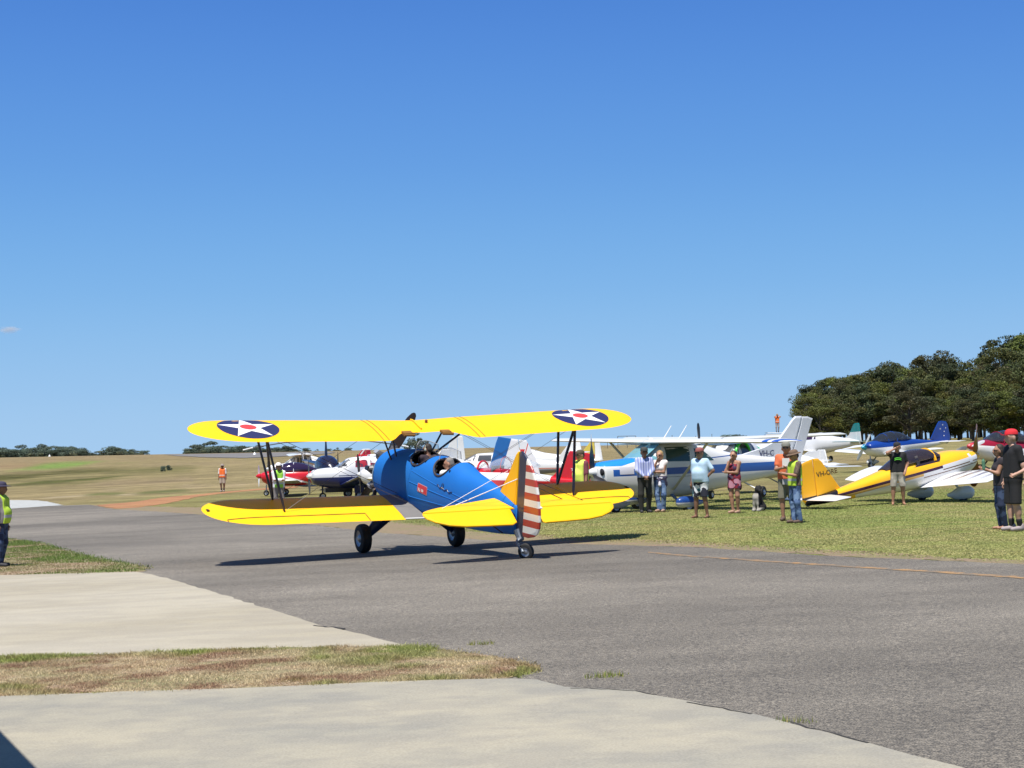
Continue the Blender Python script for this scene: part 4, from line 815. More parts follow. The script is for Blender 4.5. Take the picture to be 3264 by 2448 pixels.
MB().add([(.78, -.1, 1.60), (.62, -.42, 1.66), (.48, -.30, 1.80), (.66, 0, 1.70)], [(0, 1, 2, 3)]).build('sun_shade', pbr('silver_shade', (.7, .75, .76), .5), w_)
WW = livery('white_wing_blue_tip', WHT, [((.02, .09, .42), [(0, 1, 0, 5.0), (0, -1, 0, -5.22)]), ((.02, .09, .42), [(0, 1, 0, 5.34), (0, -1, 0, -5.44)])])
mirror_wing('main_wing', wsecs(0.02, 5.5, .62, 1.60, 1.15, 1.97, .004, .13, .05), WW, cs)
for s in (1, -1): MB().add([(-.9, .6*s, 1.885), (-.9, 2.6*s, 1.91), (-.3, 2.6*s, 1.88), (-.3, .6*s, 1.86), (-.9, .6*s, 1.875), (-.9, 2.6*s, 1.90), (-.3, 2.6*s, 1.87), (-.3, .6*s, 1.85)], [(0,1,2,3), (4,5,6,7), (0,1,5,4), (2,3,7,6)]).build('flap', WHITE, cs)
for x, yy in ((.1, .2), (-.75, -.2)): MB().tube([(x, yy, 1.95), (x-.32, yy+.05, 2.42)], [.022, .012], 6).build('aerial', WHITE, cs, True)
MB().ball((.32, 0, 2.02), .07, 10).build('beacon', WHITE, cs, True)
mirror_wing('tailplane', [(.06, -4.55, 1.15, 1.16, .09, 0), (1.7, -4.85, .72, 1.16, .09, 0), (1.78, -5.0, .5, 1.16, .07, 0)], WHITE, cs)
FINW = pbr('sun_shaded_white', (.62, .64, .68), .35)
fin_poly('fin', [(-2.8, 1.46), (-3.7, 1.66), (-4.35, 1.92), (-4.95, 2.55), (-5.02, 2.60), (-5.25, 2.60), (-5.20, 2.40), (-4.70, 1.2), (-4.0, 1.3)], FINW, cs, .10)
fin_poly('rudder', [(-5.27, 2.58), (-5.5, 2.58), (-5.68, 2.52), (-5.64, 2.44), (-5.10, 1.10), (-4.72, 1.10), (-5.22, 2.38)], pbr('rudder_grey_white', (.52, .54, .57), .5, var=.1, scale=20), cs, .07)
finlet(cs, 'VH-C', -3.55, 1.44, .24, .062, 1, pbr('dark_blue_lettering', (.03, .04, .12), .5))
wheel(cs, (1.6, 0, .17), .17, .12, name='nose_wheel'); MB().tube([(1.55, 0, .60), (1.6, 0, .2)], .04, 8).build('nose_leg', WHITE, cs, True); spat(cs, (1.6, 0, .25), .85, .34, .24, pbr('pale_fairing', (.45, .47, .5), .5))
MB().lathe([(2.27, .14), (2.35, .13), (2.48, .07), (2.55, 0)], 'x', (0, 0, 1.17), 20).build('spinner', WHITE, cs, True)
prop_blades(cs, (2.36, 0, 1.17), 1.08, (0, 2*math.pi/3, 4*math.pi/3), BLKP, WHITE, .11, twist=1.1)
for s in (1, -1): MB().ball((2.22, .27*s, 1.18), .13, 12, sc=(.35, 1, .8)).build('air_intake', pbr('dark_intake', (.01, .01, .015), .8), cs, True)
window(cfu, CF, [(1.75, 1.10), (1.30, 1.10), (1.30, 1.30), (1.75, 1.30)], 1, pbr('white_notice', (.62, .62, .68), .7), 3.0, 'notice')

# --- yellow and white tail wheel aircraft, VH-ORE
yr = empty('yellow_tailwheel_aircraft', 'yellow and white low winged aircraft with VH-ORE on its yellow tail, nose pointing right', 'aircraft'); pose(yr, 12.62, 51.6, .415, .165, 0, .0)
YW = livery('yellow_over_white', (.66, .66, .67), [((.88, .47, .015), [(-.05, 0, 1, 1.10)]), ((.88, .47, .015), [(-1, 0, -.5, 2.75)]), ((.04, .008, .03), [(-.05, 0, 1, 1.02), (.05, 0, -1, -1.10), (-1, 0, 0, .2)]), ((.60, .35, .10), [(-.05, 0, 1, .95), (.05, 0, -1, -1.02), (-1, 0, 0, .9)]),
    ((.12, .05, .03), [(-.04, 0, 1, .955), (.04, 0, -1, -.985), (1, 0, 0, -.2)]), ((.12, .05, .03), [(-.04, 0, 1, .88), (.04, 0, -1, -.905), (1, 0, 0, -.9)]), ((.01, .008, .012), [(-1, 0, .5, 4.15)])], .25)
YF = full([(1.32, .16, 1.18, .98, 1.08), (1.22, .34, 1.26, .80, 1.05), (.9, .44, 1.34, .62, 1.03), (.3, .52, 1.42, .52, 1.02), (-.3, .54, 1.42, .50, 1.0), (-1.0, .52, 1.40, .52, .99), (-1.7, .42, 1.32, .56, .98), (-2.6, .31, 1.18, .64, .93), (-3.6, .20, 1.04, .70, .88), (-4.4, .10, .95, .74, .85), (-4.7, .03, .90, .78, .84)])
yf, _ = loft('fuselage', YF, YW, yr, 2.3, 32, 60)
yc = [(-.02, .28, 1.42, 1.28, 1.36), (-.18, .42, 1.52, 1.27, 1.36), (-.45, .46, 1.63, 1.26, 1.37), (-.85, .46, 1.68, 1.26, 1.37), (-1.25, .42, 1.61, 1.24, 1.35), (-1.6, .32, 1.47, 1.22, 1.32), (-1.95, .2, 1.32, 1.20, 1.26)]
cn = bubble(yr, yc, glass('smoked_canopy', (.03, .025, .035), .88), (-.36,), pbr('yellow_frame', (.86, .42, .012), .35), r=.045); seats(yr, -.95, 1.26)
for s in (1, -1):
    window(yf, YF, [(-.06, 1.37), (-.25, 1.22), (-1.3, 1.20), (-1.6, 1.30), (-1.0, 1.40), (-.3, 1.41)], s, pbr('dark_canopy_rail_glass', (.03, .02, .03), .1), 2.3, 'side_window')
YWING = livery('white_wing_purple_rays', WHT, [((.05, .035, .10), [(-.35*0+1, .0, 0, -9), (0, -1, 0, 2.55), (1, .55, 0, -1.62)])] + [((.16, .10, .06), [(1, .9, 0, -c_), (-1, -1.05, 0, c_ + k_)]) for c_, k_ in ()] + [((.10, .05, .07), [(1, .35, 0, -(yy*.35) - .62 + 0), (-1, -.55, 0, .55*yy + .66), (0, -1, 0, yy-.5), (0, 1, 0, -yy-.35)]) for yy in (1.15, 1.7, 2.25, 2.8)])
mirror_wing('main_wing', [q[:5] + (.11,) for q in wsecs(.35, 3.5, .42, 1.45, 1.40, .74, .062, .14, 0, .12, 3)], WHITE, yr)
def yw_top(x, y, l): return (x, y, .74 + .062*(abs(y)-.35) + .115 + .006 + (x-.42)*.11 + l - max(0, (-x-.25))*.085 - max(0, x-.15)*.25)
for yy in (-1.0, -1.65, -2.3, -2.9):
    decal('wing_ray', [([(.20, yy-.30), (.10, yy-.42), (-.85, yy+.12)], 0, 0)], yw_top, pbr('purple_brown_ray', (.09, .05, .08), .4), yr, 3)
decal('wing_tip_panel', [([(.32, -2.2), (.30, -3.25), (-.30, -3.2), (.05, -2.7)], 0, .002)], yw_top, pbr('purple_panel', (.05, .045, .14), .4), yr, 3)
mirror_wing('tailplane', [(.05, -3.85, .85, .93, .08, 0), (1.35, -4.05, .60, .93, .08, 0), (1.42, -4.12, .48, .93, .06, 0)], WHITE, yr)
YFIN = pbr('yellow_gloss', (.86, .42, .012), .3, coat=.3)
fin_poly('fin', [(-3.45, 1.02), (-3.95, 1.92), (-4.05, 2.02), (-4.22, 2.04), (-4.28, .93), (-3.8, .98)], YFIN, yr)
fin_poly('rudder', [(-4.30, .78), (-4.24, 2.04), (-4.58, 1.98), (-4.66, 1.90), (-4.78, .92), (-4.62, .74)], livery('yellow_rudder_black_foot', (.86, .42, .012), [((.012, .01, .012), [(0, 0, -1, -1.0), (.35, 0, 1, -.72)])]), yr, .05)
finlet(yr, 'VH-ORE', -4.20, 1.50, .20, .03, -1, pbr('brown_lettering', (.10, .05, .01), .5))
MB().lathe([(1.32, .15), (1.40, .14), (1.54, .07), (1.60, 0)], 'x', (0, 0, 1.08), 20).build('spinner', YFIN, yr, True)
prop_blades(yr, (1.42, 0, 1.08), 1.0, (-.32, math.pi-.32), pbr('orange_brown_propeller', (.20, .07, .015), .35), None, .13, twist=1.1)
window(yf, YF, [(1.15, .98), (.85, .98), (.85, 1.24), (1.15, 1.24)], -1, pbr('white_notice2', (.60, .62, .68), .7), 2.3, 'notice')
for s in (1, -1):
    MB().tube([(.15, .4*s, .60), (.02, .90*s, .26)], [.055, .035], 8, flat=.5).build('gear_leg', WHITE, yr, True)
    wheel(yr, (0, .95*s, .15), .17, .12); o_ = spat(yr, (0, .95*s, .22), .95, .42, .26, WHITE); o_.rotation_euler = (0, .10, 0)
wheel(yr, (-4.62, 0, .80), .07, .05, name='tail_wheel'); MB().tube([(-4.40, 0, .80), (-4.62, 0, .80)], .012, 6).build('tail_wheel_spring', STEEL, yr)

# --- a kit-built low wing aircraft, used for several of the parked ones
def kit_plane(name, label, place, body, wingm, tailm, finm, frame=WHITE, tailwheel=True, prop=BLKP, propa=.6, spin=None, fairm=WHITE, open_canopy=False, cg=None, fin=None, rud=None, R=.88, gearm=STEEL, glassm=None, blades=2):
    r = empty(name, label, 'aircraft'); x, y, yaw, pitch, dz = place; pose(r, x, y, yaw, pitch, 0, dz)
    F_ = full([(1.30, .15, 1.22, 1.00, 1.11), (1.20, .34, 1.29, .80, 1.07), (.9, .44, 1.36, .62, 1.05), (.3, .51, 1.42, .52, 1.02), (-.6, .53, 1.42, .50, 1.0), (-1.5, .44, 1.36, .55, .98), (-2.6, .30, 1.22, .68, .96), (-3.8, .16, 1.10, .80, .95), (-4.6, .05, 1.04, .90, .96)])
    f, _ = loft('fuselage', F_, body, r, 2.3, 26, 40)
    C_ = [(.60, .28, 1.42, 1.28, 1.34), (.40, .42, 1.54, 1.27, 1.34), (.05, .47, 1.72, 1.26, 1.36), (-.45, .48, 1.80, 1.26, 1.36), (-1.0, .45, 1.74, 1.26, 1.36), (-1.5, .34, 1.54, 1.24, 1.34), (-1.85, .2, 1.38, 1.22, 1.28)]
    if open_canopy:
        arch(r, C_, .10, frame, .04, name='roll_bar'); o = bubble(r, C_, CLEAR, (-.4, -1.0), frame, r=.015); o.location = (-.75, 0, .05)
        o.rotation_euler = (0, .12, 0)
    else: bubble(r, C_, glassm or GLASS, (.05, -.55), frame, r=.022)
    seats(r, -.55, 1.28)
    mirror_wing('main_wing', wsecs(.35, 3.5, .42, 1.42, 1.38, .66, .06, .14, 0, .15, 3), wingm, r); mirror_wing('tailplane', [(.05, -3.85, .85, 1.0, .08, 0), (1.35, -4.02, .62, 1.0, .08, 0), (1.42, -4.1, .5, 1.0, .06, 0)], tailm, r)
    fp = fin or [(-3.35, 1.16), (-3.95, 1.95), (-4.08, 2.08), (-4.26, 2.10), (-4.30, .98), (-3.8, 1.05)]
    fin_poly('fin', fp, finm, r); fin_poly('rudder', rud or [(-4.32, .88), (-4.28, 2.10), (-4.60, 2.04), (-4.70, 1.90), (-4.84, 1.2), (-4.80, .98), (-4.6, .86)], finm, r, .05)
    MB().lathe([(1.30, .15), (1.40, .13), (1.52, .07), (1.58, 0)], 'x', (0, 0, 1.11), 18).build('spinner', spin or WHITE, r, True)
    prop_blades(r, (1.40, 0, 1.11), R, [propa + 2*math.pi*k/blades for k in range(blades)], prop, WHITE if prop is BLKP else None, .075)
    for s in (1, -1):
        MB().tube([(.12, .4*s, .60), (.02, .92*s, .22)], [.055, .035], 8, flat=.5).build('gear_leg', gearm, r, True); wheel(r, (0, .96*s, .17), .17, .12)
        if fairm: spat(r, (0, .96*s, .23), .85, .36, .24, fairm)
    if tailwheel: wheel(r, (-4.5, 0, .80), .07, .05, name='tail_wheel'); MB().tube([(-4.3, 0, .92), (-4.5, 0, .82)], .014, 6).build('tail_wheel_spring', STEEL, r)
    else: wheel(r, (1.02, 0, .16), .16, .11, name='nose_wheel'); MB().tube([(1.0, 0, .62), (1.02, .07, .18)], .03, 8).build('nose_leg', STEEL, r, True)
    return r, f, F_
BLUG = pbr('deep_blue_gloss', (.008, .045, .26), .22, coat=.5); 
r_, f_, F_ = kit_plane('blue_aircraft', 'dark blue low winged aircraft with pale dots on its fin in front of the trees', (19.44, 91.6, 3.69, -.06, .28), livery('blue_over_white', WHT, [((.008, .045, .26), [(0, 0, 1, 1.03)])]), WHITE, WHITE, BLUG, BLUG, tailwheel=False, prop=pbr('pale_blade', (.6, .62, .62), .4), propa=.7, spin=pbr('turquoise_spinner', (.02, .28, .42), .25))
for i, (x, z) in enumerate(((-4.32, 1.88), (-4.52, 1.70), (-4.12, 1.68), (-4.40, 1.52), (-4.36, 1.30))): decal('star_mark', [(star(x, z, .055, math.pi/2), 0, 0)], lambda a, b, l: (a, .036, b), WHITE, r_, 0)
MRN = (.26, .008, .025)
kit_plane('maroon_aircraft', 'maroon and white low winged aircraft behind the head of the man in the red cap', (19.6, 71.0, 3.60, .04, .22), livery('maroon_over_white', WHT, [(MRN, [(-.04, 0, 1, 1.10)])]), WHITE, WHITE, pbr('maroon_gloss', MRN, .25, coat=.4), pbr('maroon_gloss', MRN, .25, coat=.4), propa=1.35, prop=pbr('pale_blade', (.6, .62, .62), .4), spin=pbr('red_spinner', (.5, .05, .06), .3), fairm=pbr('grey_fairing', (.16, .17, .17), .5))
r_, f_, F_ = kit_plane('red_star_aircraft', 'red and white aircraft with clear canopy and white stars on its red tail', (-1.18, 70.5, 2.62, .03, .0), livery('red_under_white', WHT, [(RED, [(0, 0, -1, -.96)]), (RED, [(0, 0, 1, 1.26), (-1, 0, 0, -.75)]), (RED, [(-1, 0, 0, 3.1)])]), livery('white_red_tip_wing', WHT, [(RED, [(0, 1, 0, 2.9)]), (RED, [(0, -1, 0, 2.9)])]), pbr('red_gloss', RED, .25, coat=.3), pbr('red_gloss', RED, .25, coat=.3), pbr('red_gloss', RED, .25, coat=.3), tailwheel=False, propa=1.2, open_canopy=True, fin=[(-3.1, 1.16), (-3.55, 1.6), (-3.85, 2.16), (-4.32, 2.13), (-4.36, .95), (-3.8, 1.05)], rud=[(-4.38, .86), (-4.34, 2.13), (-4.95, 2.04), (-4.92, 1.8), (-4.80, .98), (-4.6, .84)])
for x, z, q in ((-4.02, 1.45, .11), (-4.60, 1.62, .10), (-4.35, 1.90, .06), (-4.40, 1.34, .06), (-4.15, 1.75, .05)): decal('star_mark', [(star(x, z, q, math.pi/2), 0, 0)], lambda a, b, l: (a, .038, b), WHITE, r_, 0)
kit_plane('red_canopy_aircraft', 'red aircraft with dark bubble canopy and white propeller behind the lime vested man', (-12.7, 97, 3.20, -.02, .03), livery('red_white_flash', RED, [(WHT, [(.3, 0, -1, -1.08), (-.3, 0, 1, .98), (-1, 0, 0, -.5)])]), WHITE, pbr('red_gloss', RED, .25, coat=.3), pbr('red_gloss', RED, .25, coat=.3), WHITE, tailwheel=False, R=.66, prop=WHITE, propa=-.35, spin=pbr('red_gloss', RED, .25, coat=.3), fairm=None, gearm=pbr('red_gloss', RED, .25, coat=.3), glassm=pbr('purple_tint_glass', (.025, .015, .045), .06))

# --- white tourer with navy belly and red trimmed windows
nv = empty('navy_belly_aircraft', 'white tourer with navy belly and red lined windows beside the biplane engine', 'aircraft'); pose(nv, -7.75, 84.5, 3.42, -.01, 0, .05)
NF = full([(2.05, .25, 1.32, .95, 1.12), (1.95, .44, 1.42, .75, 1.1), (1.5, .52, 1.50, .60, 1.08), (.7, .58, 1.56, .50, 1.05), (.2, .60, 1.96, .48, 1.1), (-.6, .60, 2.02, .48, 1.1), (-1.6, .56, 1.94, .52, 1.1), (-2.6, .42, 1.66, .62, 1.1), (-4.2, .2, 1.36, .82, 1.1), (-5.1, .06, 1.24, .98, 1.1)])
nf, _ = loft('fuselage', NF, livery('white_over_navy', WHT, [(NAV, [(0, 0, -1, -1.06)]), (NAV, [(0, 0, 1, 1.10), (0, 0, -1, -1.14), (-1, 0, 0, -.8)])]), nv, 2.6, 28, 50)
NG = pbr('navy_gloss', NAV, .3); RIN = pattern('red_cabin_trim', (.35, .01, .03), (.10, .02, .05), None, 5, .5)
for s in (1, -1):
    window(nf, NF, [(.62, 1.58), (.38, 1.56), (.18, 1.84), (.30, 1.84)], s, GLASS, 2.6); window(nf, NF, [(-.02, 1.52), (-.62, 1.52), (-.62, 1.80), (-.55, 1.86), (-.05, 1.86)], s, RIN, 2.6); window(nf, NF, [(-.76, 1.52), (-1.35, 1.54), (-1.25, 1.82), (-.76, 1.86)], s, RIN, 2.6)
    MB().tube([(0, 1.5*s, .75), (0, 1.5*s, .22)], .05, 8).build('gear_leg', STEEL, nv, True); wheel(nv, (0, 1.5*s, .22), .22, .16)
    MB().box((0, 1.5*s, .48), (.45, .20, .35)).build('gear_cover', NG, nv)
MB().add([(.80, -.42, 1.56), (.80, .42, 1.56), (.22, .40, 1.93), (.22, -.40, 1.93)], [(0, 1, 2, 3)]).build('windscreen', GLASS, nv)
mirror_wing('main_wing', wsecs(.4, 4.9, .75, 1.65, 1.55, .66, .10, .15, 0, .3, 4), livery('white_top_navy_under_wing', WHT, [(NAV, [(0, 0, 1, -9)])]), nv)
mirror_wing('tailplane', [(.05, -4.35, .8, 1.12, .08, 0), (1.7, -4.45, .6, 1.12, .08, 0)], WHITE, nv)
fin_poly('fin', [(-3.6, 1.4), (-4.35, 2.15), (-4.5, 2.25), (-4.85, 2.25), (-5.0, 1.1), (-4.2, 1.25)], WHITE, nv)
wheel(nv, (1.5, 0, .17), .17, .12, name='nose_wheel'); MB().tube([(1.5, 0, .7), (1.5, 0, .2)], .045, 8).build('nose_leg', BLKP, nv, True); MB().box((.75, 0, .44), (1.3, .5, .22)).build('belly_pack', BLKP, nv)
MB().lathe([(2.05, .16), (2.15, .14), (2.3, 0)], 'x', (0, 0, 1.14), 16).build('spinner', WHITE, nv, True); prop_blades(nv, (2.14, 0, 1.14), .90, (-.1, math.pi-.1), pbr('grey_blade', (.06, .06, .06), .4), None, .08)
# --- generic tails and bodies seen in part behind the biplane
def tourer(name, label, place, body, wingm, finm, rudm, fz=2.3, high=False, tz=1.12, propm=None, winm=GLASS, span=4.9, fpoly=None, rpoly=None, ttail=False, wings=True, blades=2, pa=.3, tailm=None, e=2.6):
    r = empty(name, label, 'aircraft'); x, y, yaw, pitch, dz = place; pose(r, x, y, yaw, pitch, 0, dz); zt = 1.98 if high else 1.85
    F_ = full([(2.05, .2, 1.30, .98, 1.14), (1.9, .40, 1.40, .78, 1.1), (1.0, .52, 1.50, .56, 1.05), (.3, .56, zt-.04, .50, 1.08), (-.8, .56, zt, .50, 1.08), (-1.7, .46, zt-.22, .58, 1.08), (-2.8, .30, 1.48, .70, 1.08), (-4.3, .14, 1.28, .88, 1.08), (-5.0, .04, 1.18, 1.0, 1.09)])
    f, _ = loft('fuselage', F_, body, r, e, 24, 36)
    for s in (1, -1):
        window(f, F_, [(.75, 1.48), (.36, 1.46), (.28, zt-.14), (.42, zt-.16)], s, winm, e); window(f, F_, [(.15, 1.44), (-.55, 1.44), (-.55, zt-.12), (.12, zt-.12)], s, winm, e); window(f, F_, [(-.75, 1.44), (-1.35, 1.46), (-1.1, zt-.22), (-.78, zt-.16)], s, winm, e)
        MB().tube([(-.05, .4*s, .55), (0, 1.15*s, .2)], .045, 8, flat=.6).build('gear_leg', WHITE, r, True); wheel(r, (0, 1.2*s, .19), .19, .13)
    MB().add([(.95, -.42, 1.50), (.95, .42, 1.50), (.32, .40, zt-.05), (.32, -.40, zt-.05)], [(0, 1, 2, 3)]).build('windscreen', winm, r)
    if wings: mirror_wing('main_wing', wsecs(.02 if high else .45, span, .65, 1.5, 1.15, 2.0 if high else .68, .02 if high else .09, .13, .04, .25, 3), wingm, r)
    if high:
        for s in (1, -1): MB().tube([(-.05, .5*s, .65), (.1, 2.2*s, 2.0)], .04, 8, flat=.5).build('wing_strut', STEEL, r, True)
    if ttail: mirror_wing('tailplane', [(.02, -4.4, .8, ttail, .08, 0), (1.9, -4.6, .5, ttail+.05, .08, 0), (2.0, -4.75, .3, ttail+.05, .06, 0)], tailm or WHITE, r)
    else: mirror_wing('tailplane', [(.05, -4.2, .9, tz, .08, 0), (1.6, -4.4, .6, tz, .08, 0), (1.68, -4.5, .4, tz, .06, 0)], tailm or WHITE, r)
    fin_poly('fin', fpoly or [(-3.4, 1.36), (-3.9, 1.55), (-4.45, fz-.05), (-4.6, fz), (-4.72, fz), (-4.72, 1.1), (-4.0, 1.25)], finm, r); fin_poly('rudder', rpoly or [(-4.74, 1.05), (-4.74, fz), (-5.0, fz), (-5.05, fz-.1), (-5.2, 1.1)], rudm, r, .05)
    wheel(r, (1.5, 0, .16), .16, .12, name='nose_wheel'); MB().tube([(1.5, 0, .7), (1.5, 0, .18)], .035, 8).build('nose_leg', WHITE, r, True)
    MB().lathe([(2.04, .15), (2.14, .13), (2.28, 0)], 'x', (0, 0, 1.14), 16).build('spinner', WHITE, r, True); prop_blades(r, (2.13, 0, 1.14), .92, [pa + 2*math.pi*k/blades for k in range(blades)], propm or BLKP, None, .075)
    return r, f, F_
TEAL = pbr('teal_gloss', (.008, .20, .19), .3, coat=.3); WB = pbr('plain_white_gloss', (.74, .74, .73), .3, coat=.3)
tourer('teal_tail_aircraft', 'white aircraft with a teal topped tail right of the large white fin', (19.3, 112.0, 1.98, -.03, .28), WB, WB, livery('white_fin_teal_top', WHT, [((.008, .20, .19), [(0, 0, 1, 1.72)])]), livery('white_rudder_teal_top', WHT, [((.008, .20, .19), [(0, 0, 1, 1.72)])]), 2.25, tailm=TEAL, winm=pbr('dark_purple_window', (.04, .015, .04), .1))
tourer('white_tail_aircraft', 'white aircraft whose upright fin shows just above the biplane pilot', (-7.9, 100.0, 3.25, .0, .25), WB, WB, livery('white_fin_navy_root', WHT, [((.02, .012, .06), [(1, 0, 0, -4.1)])]), WB, 2.75)
FLASH = livery('white_rudder_fire_flash', WHT, [((.60, .02, .02), [(0, 0, 1, 2.05), (0, 0, -1, -2.22), (1, 0, .28, -4.42), (-1, 0, -.28, 4.14)]), ((.80, .18, .02), [(0, 0, 1, 1.86), (0, 0, -1, -2.05), (1, 0, .28, -4.42), (-1, 0, -.28, 4.14)]), ((.85, .45, .03), [(0, 0, 1, 1.70), (0, 0, -1, -1.86), (1, 0, .28, -4.42), (-1, 0, -.28, 4.14)]), ((.60, .05, .03), [(-1, 0, -.28, 4.46), (1, 0, .28, -4.50)])])
tourer('blue_fin_aircraft', 'white aircraft with a tall blue and white fin and an orange flash on the rudder', (-4.5, 74.0, 2.95, .02, .1), livery('white_blue_tail_cone', WHT, [((.02, .20, .60), [(-1, 0, 0, 2.2), (0, 0, 1, 1.2)])]), WB, livery('blue_white_fin', WHT, [((.015, .12, .36), [(1, 0, .30, -3.66)])]), FLASH, 2.75, fpoly=[(-3.5, 1.36), (-3.8, 2.5), (-3.9, 2.75), (-4.75, 2.62), (-4.95, 1.1), (-4.0, 1.25)], rpoly=[(-4.97, 1.05), (-4.77, 2.62), (-5.1, 2.60), (-5.55, 1.7), (-5.7, 1.1)])
r_, f_, F_ = tourer('letter_fuselage_aircraft', 'white aircraft with VH-KMF lettering and a thin red line, right of the striped rudder', (-1.5, 88.0, 2.85, .0, .1), livery('white_red_line_grey', (.72, .72, .71), [((.20, .19, .20), [(0, 0, -1, -.98), (-1, 0, 0, .8)]), ((.55, .08, .04), [(0, 0, 1, 1.0), (0, 0, -1, -1.04), (-1, 0, 0, .8)])]), WB, WB, WB, 2.3, ttail=1.75)
lettered(f_, F_, 'VH-KMF', -1.75, 1.05, .32, 1, pbr('blue_lettering', (.03, .04, .20), .5), 2.6)
tourer('yellow_tail_aircraft', 'aircraft with a yellow tail far behind the nose of the white and blue aircraft', (.2, 104, 2.9, 0, .1), WB, WB, pbr('straw_yellow', (.62, .48, .08), .4), WB, 2.25, pa=1.2)
tourer('red_fin_aircraft', 'aircraft with a red fin crossed by a white stroke, behind the tourer cabin', (-15.0, 122, 3.35, 0, .1), WB, WB, livery('red_fin_white_stroke', (.42, .012, .04), [(WHT, [(0, 0, 1, 2.32)]), (WHT, [(1, 0, .75, -2.92), (-1, 0, -.75, 2.80)])]), livery('red_rudder_white_edge', (.42, .012, .04), [(WHT, [(0, 0, 1, 2.32)])]), 2.4, high=True)
tourer('low_wing_aircraft', 'white low winged aircraft partly hidden behind the woman in red and the dog', (9.6, 69.0, 1.95, 0, .05), WB, WB, WB, WB, 1.6, span=3.7, tz=.95)
GRNM = pbr('bright_green_gloss', (.04, .62, .05), .3)
gr, gf_, GF_ = tourer('green_aircraft', 'white and bright green aircraft with a tall black propeller', (7.5, 60.5, 4.12, -.01, .12), livery('white_green_back', WHT, [((.04, .62, .05), [(0, 0, 1, 1.30), (-1, 0, 0, 1.4)])]), pbr('grey_white_wing', (.5, .52, .5), .4), WB, WB, 1.7, high=True, propm=BLKP, pa=-.05, blades=3, wings=True, span=4.2); prop_blades(gr, (2.16, 0, 1.14), 1.45, [-.05], BLKP, None, .11, twist=1.1)
MB().tube([(.85 - .5*math.sin(t)*1.0 - .25, .45, 1.40 + .52*math.sin(t)) if False else (.6 - 1.15*(1-math.cos(t))/2*1.0, .50, 1.38 + .52*math.sin(t)) for t in np.linspace(0, math.pi, 14)], .05, 8).build('door_frame', GRNM, gr, True)

# --- helicopter
he = empty('helicopter', 'dark blue helicopter with white lettering on its tail boom standing behind the red aircraft', 'helicopter'); pose(he, -11.3, 106, -1.2, 0, 0, .22)
HB = pbr('helicopter_navy', (.012, .012, .035), .25, coat=.5)
HF = full([(1.55, .08, 1.05, .80, .92), (1.3, .40, 1.35, .55, .95), (.8, .60, 1.70, .45, 1.0), (.1, .66, 1.88, .42, 1.05), (-.6, .62, 1.86, .45, 1.1), (-1.2, .45, 1.70, .75, 1.2), (-1.8, .24, 1.55, 1.10, 1.32), (-2.4, .15, 1.47, 1.20, 1.34)])
hf, _ = loft('cabin', HF, HB, he, 2.3, 24, 30)
for s in (1, -1):
    window(hf, HF, [(1.0, 1.1), (.35, 1.05), (.30, 1.65), (.7, 1.6)], s, GLASS, 2.3); window(hf, HF, [(.2, 1.05), (-.45, 1.08), (-.5, 1.62), (.18, 1.68)], s, GLASS, 2.3)
    MB().tube([(1.3, .85*s, .12), (1.1, .9*s, .05), (-1.1, .9*s, .05)], .035, 8).tube([(.6, .5*s, .5), (.6, .9*s, .05)], .03, 8).tube([(-.5, .5*s, .5), (-.5, .9*s, .05)], .03, 8).build('skid', BLKP, he, True)
MB().tube([(-2.2, 0, 1.36), (-5.8, 0, 1.56)], [.15, .08], 12).build('tail_boom', HB, he, True); letters('registration', 'VH-RLM', .24, lambda a, b, l: (-4.9+a, -.15, 1.38+b+.05*(0)), WHITE, he, bold=.004)
MB().tube([(-.2, 0, 1.8), (-.2, 0, 2.75)], [.16, .07], 12, flat=.6).build('mast', HB, he, True); MB().tube([(-.35, 0, 2.76), (-.05, 0, 2.76)], .07, 10).build('rotor_head', STEEL, he, True)
def swing(o): a = 1.25; o.rotation_euler = (0, 0, a); o.location = (-.2 + .2*math.cos(a), .2*math.sin(a), 0)
for s in (1, -1): swing(MB().tube([(-.2 + s*.2, 0, 2.78), (-.2 + s*2.5, .0, 2.70), (-.2 + s*4.4, .0, 2.42)], .035, 8).build('rotor_blade', pbr('rotor_grey', (.08, .08, .09), .5), he, True)); swing(MB().tube([(-.2 + s*4.4, 0, 2.42), (-.2 + s*5.0, 0, 2.28)], .05, 8).build('blade_tip', WHITE, he, True))
fin_poly('tail_fin', [(-5.5, 1.5), (-5.9, 2.05), (-6.15, 2.05), (-5.95, 1.5), (-6.1, 1.0), (-5.85, 1.0)], HB, he)
MB().tube([(-5.75, .12, .85), (-5.75, .12, 1.55), (-5.75, .12, 2.25)], [.05, .09, .05], 6, flat=.3).build('tail_rotor', BLKP, he, True)

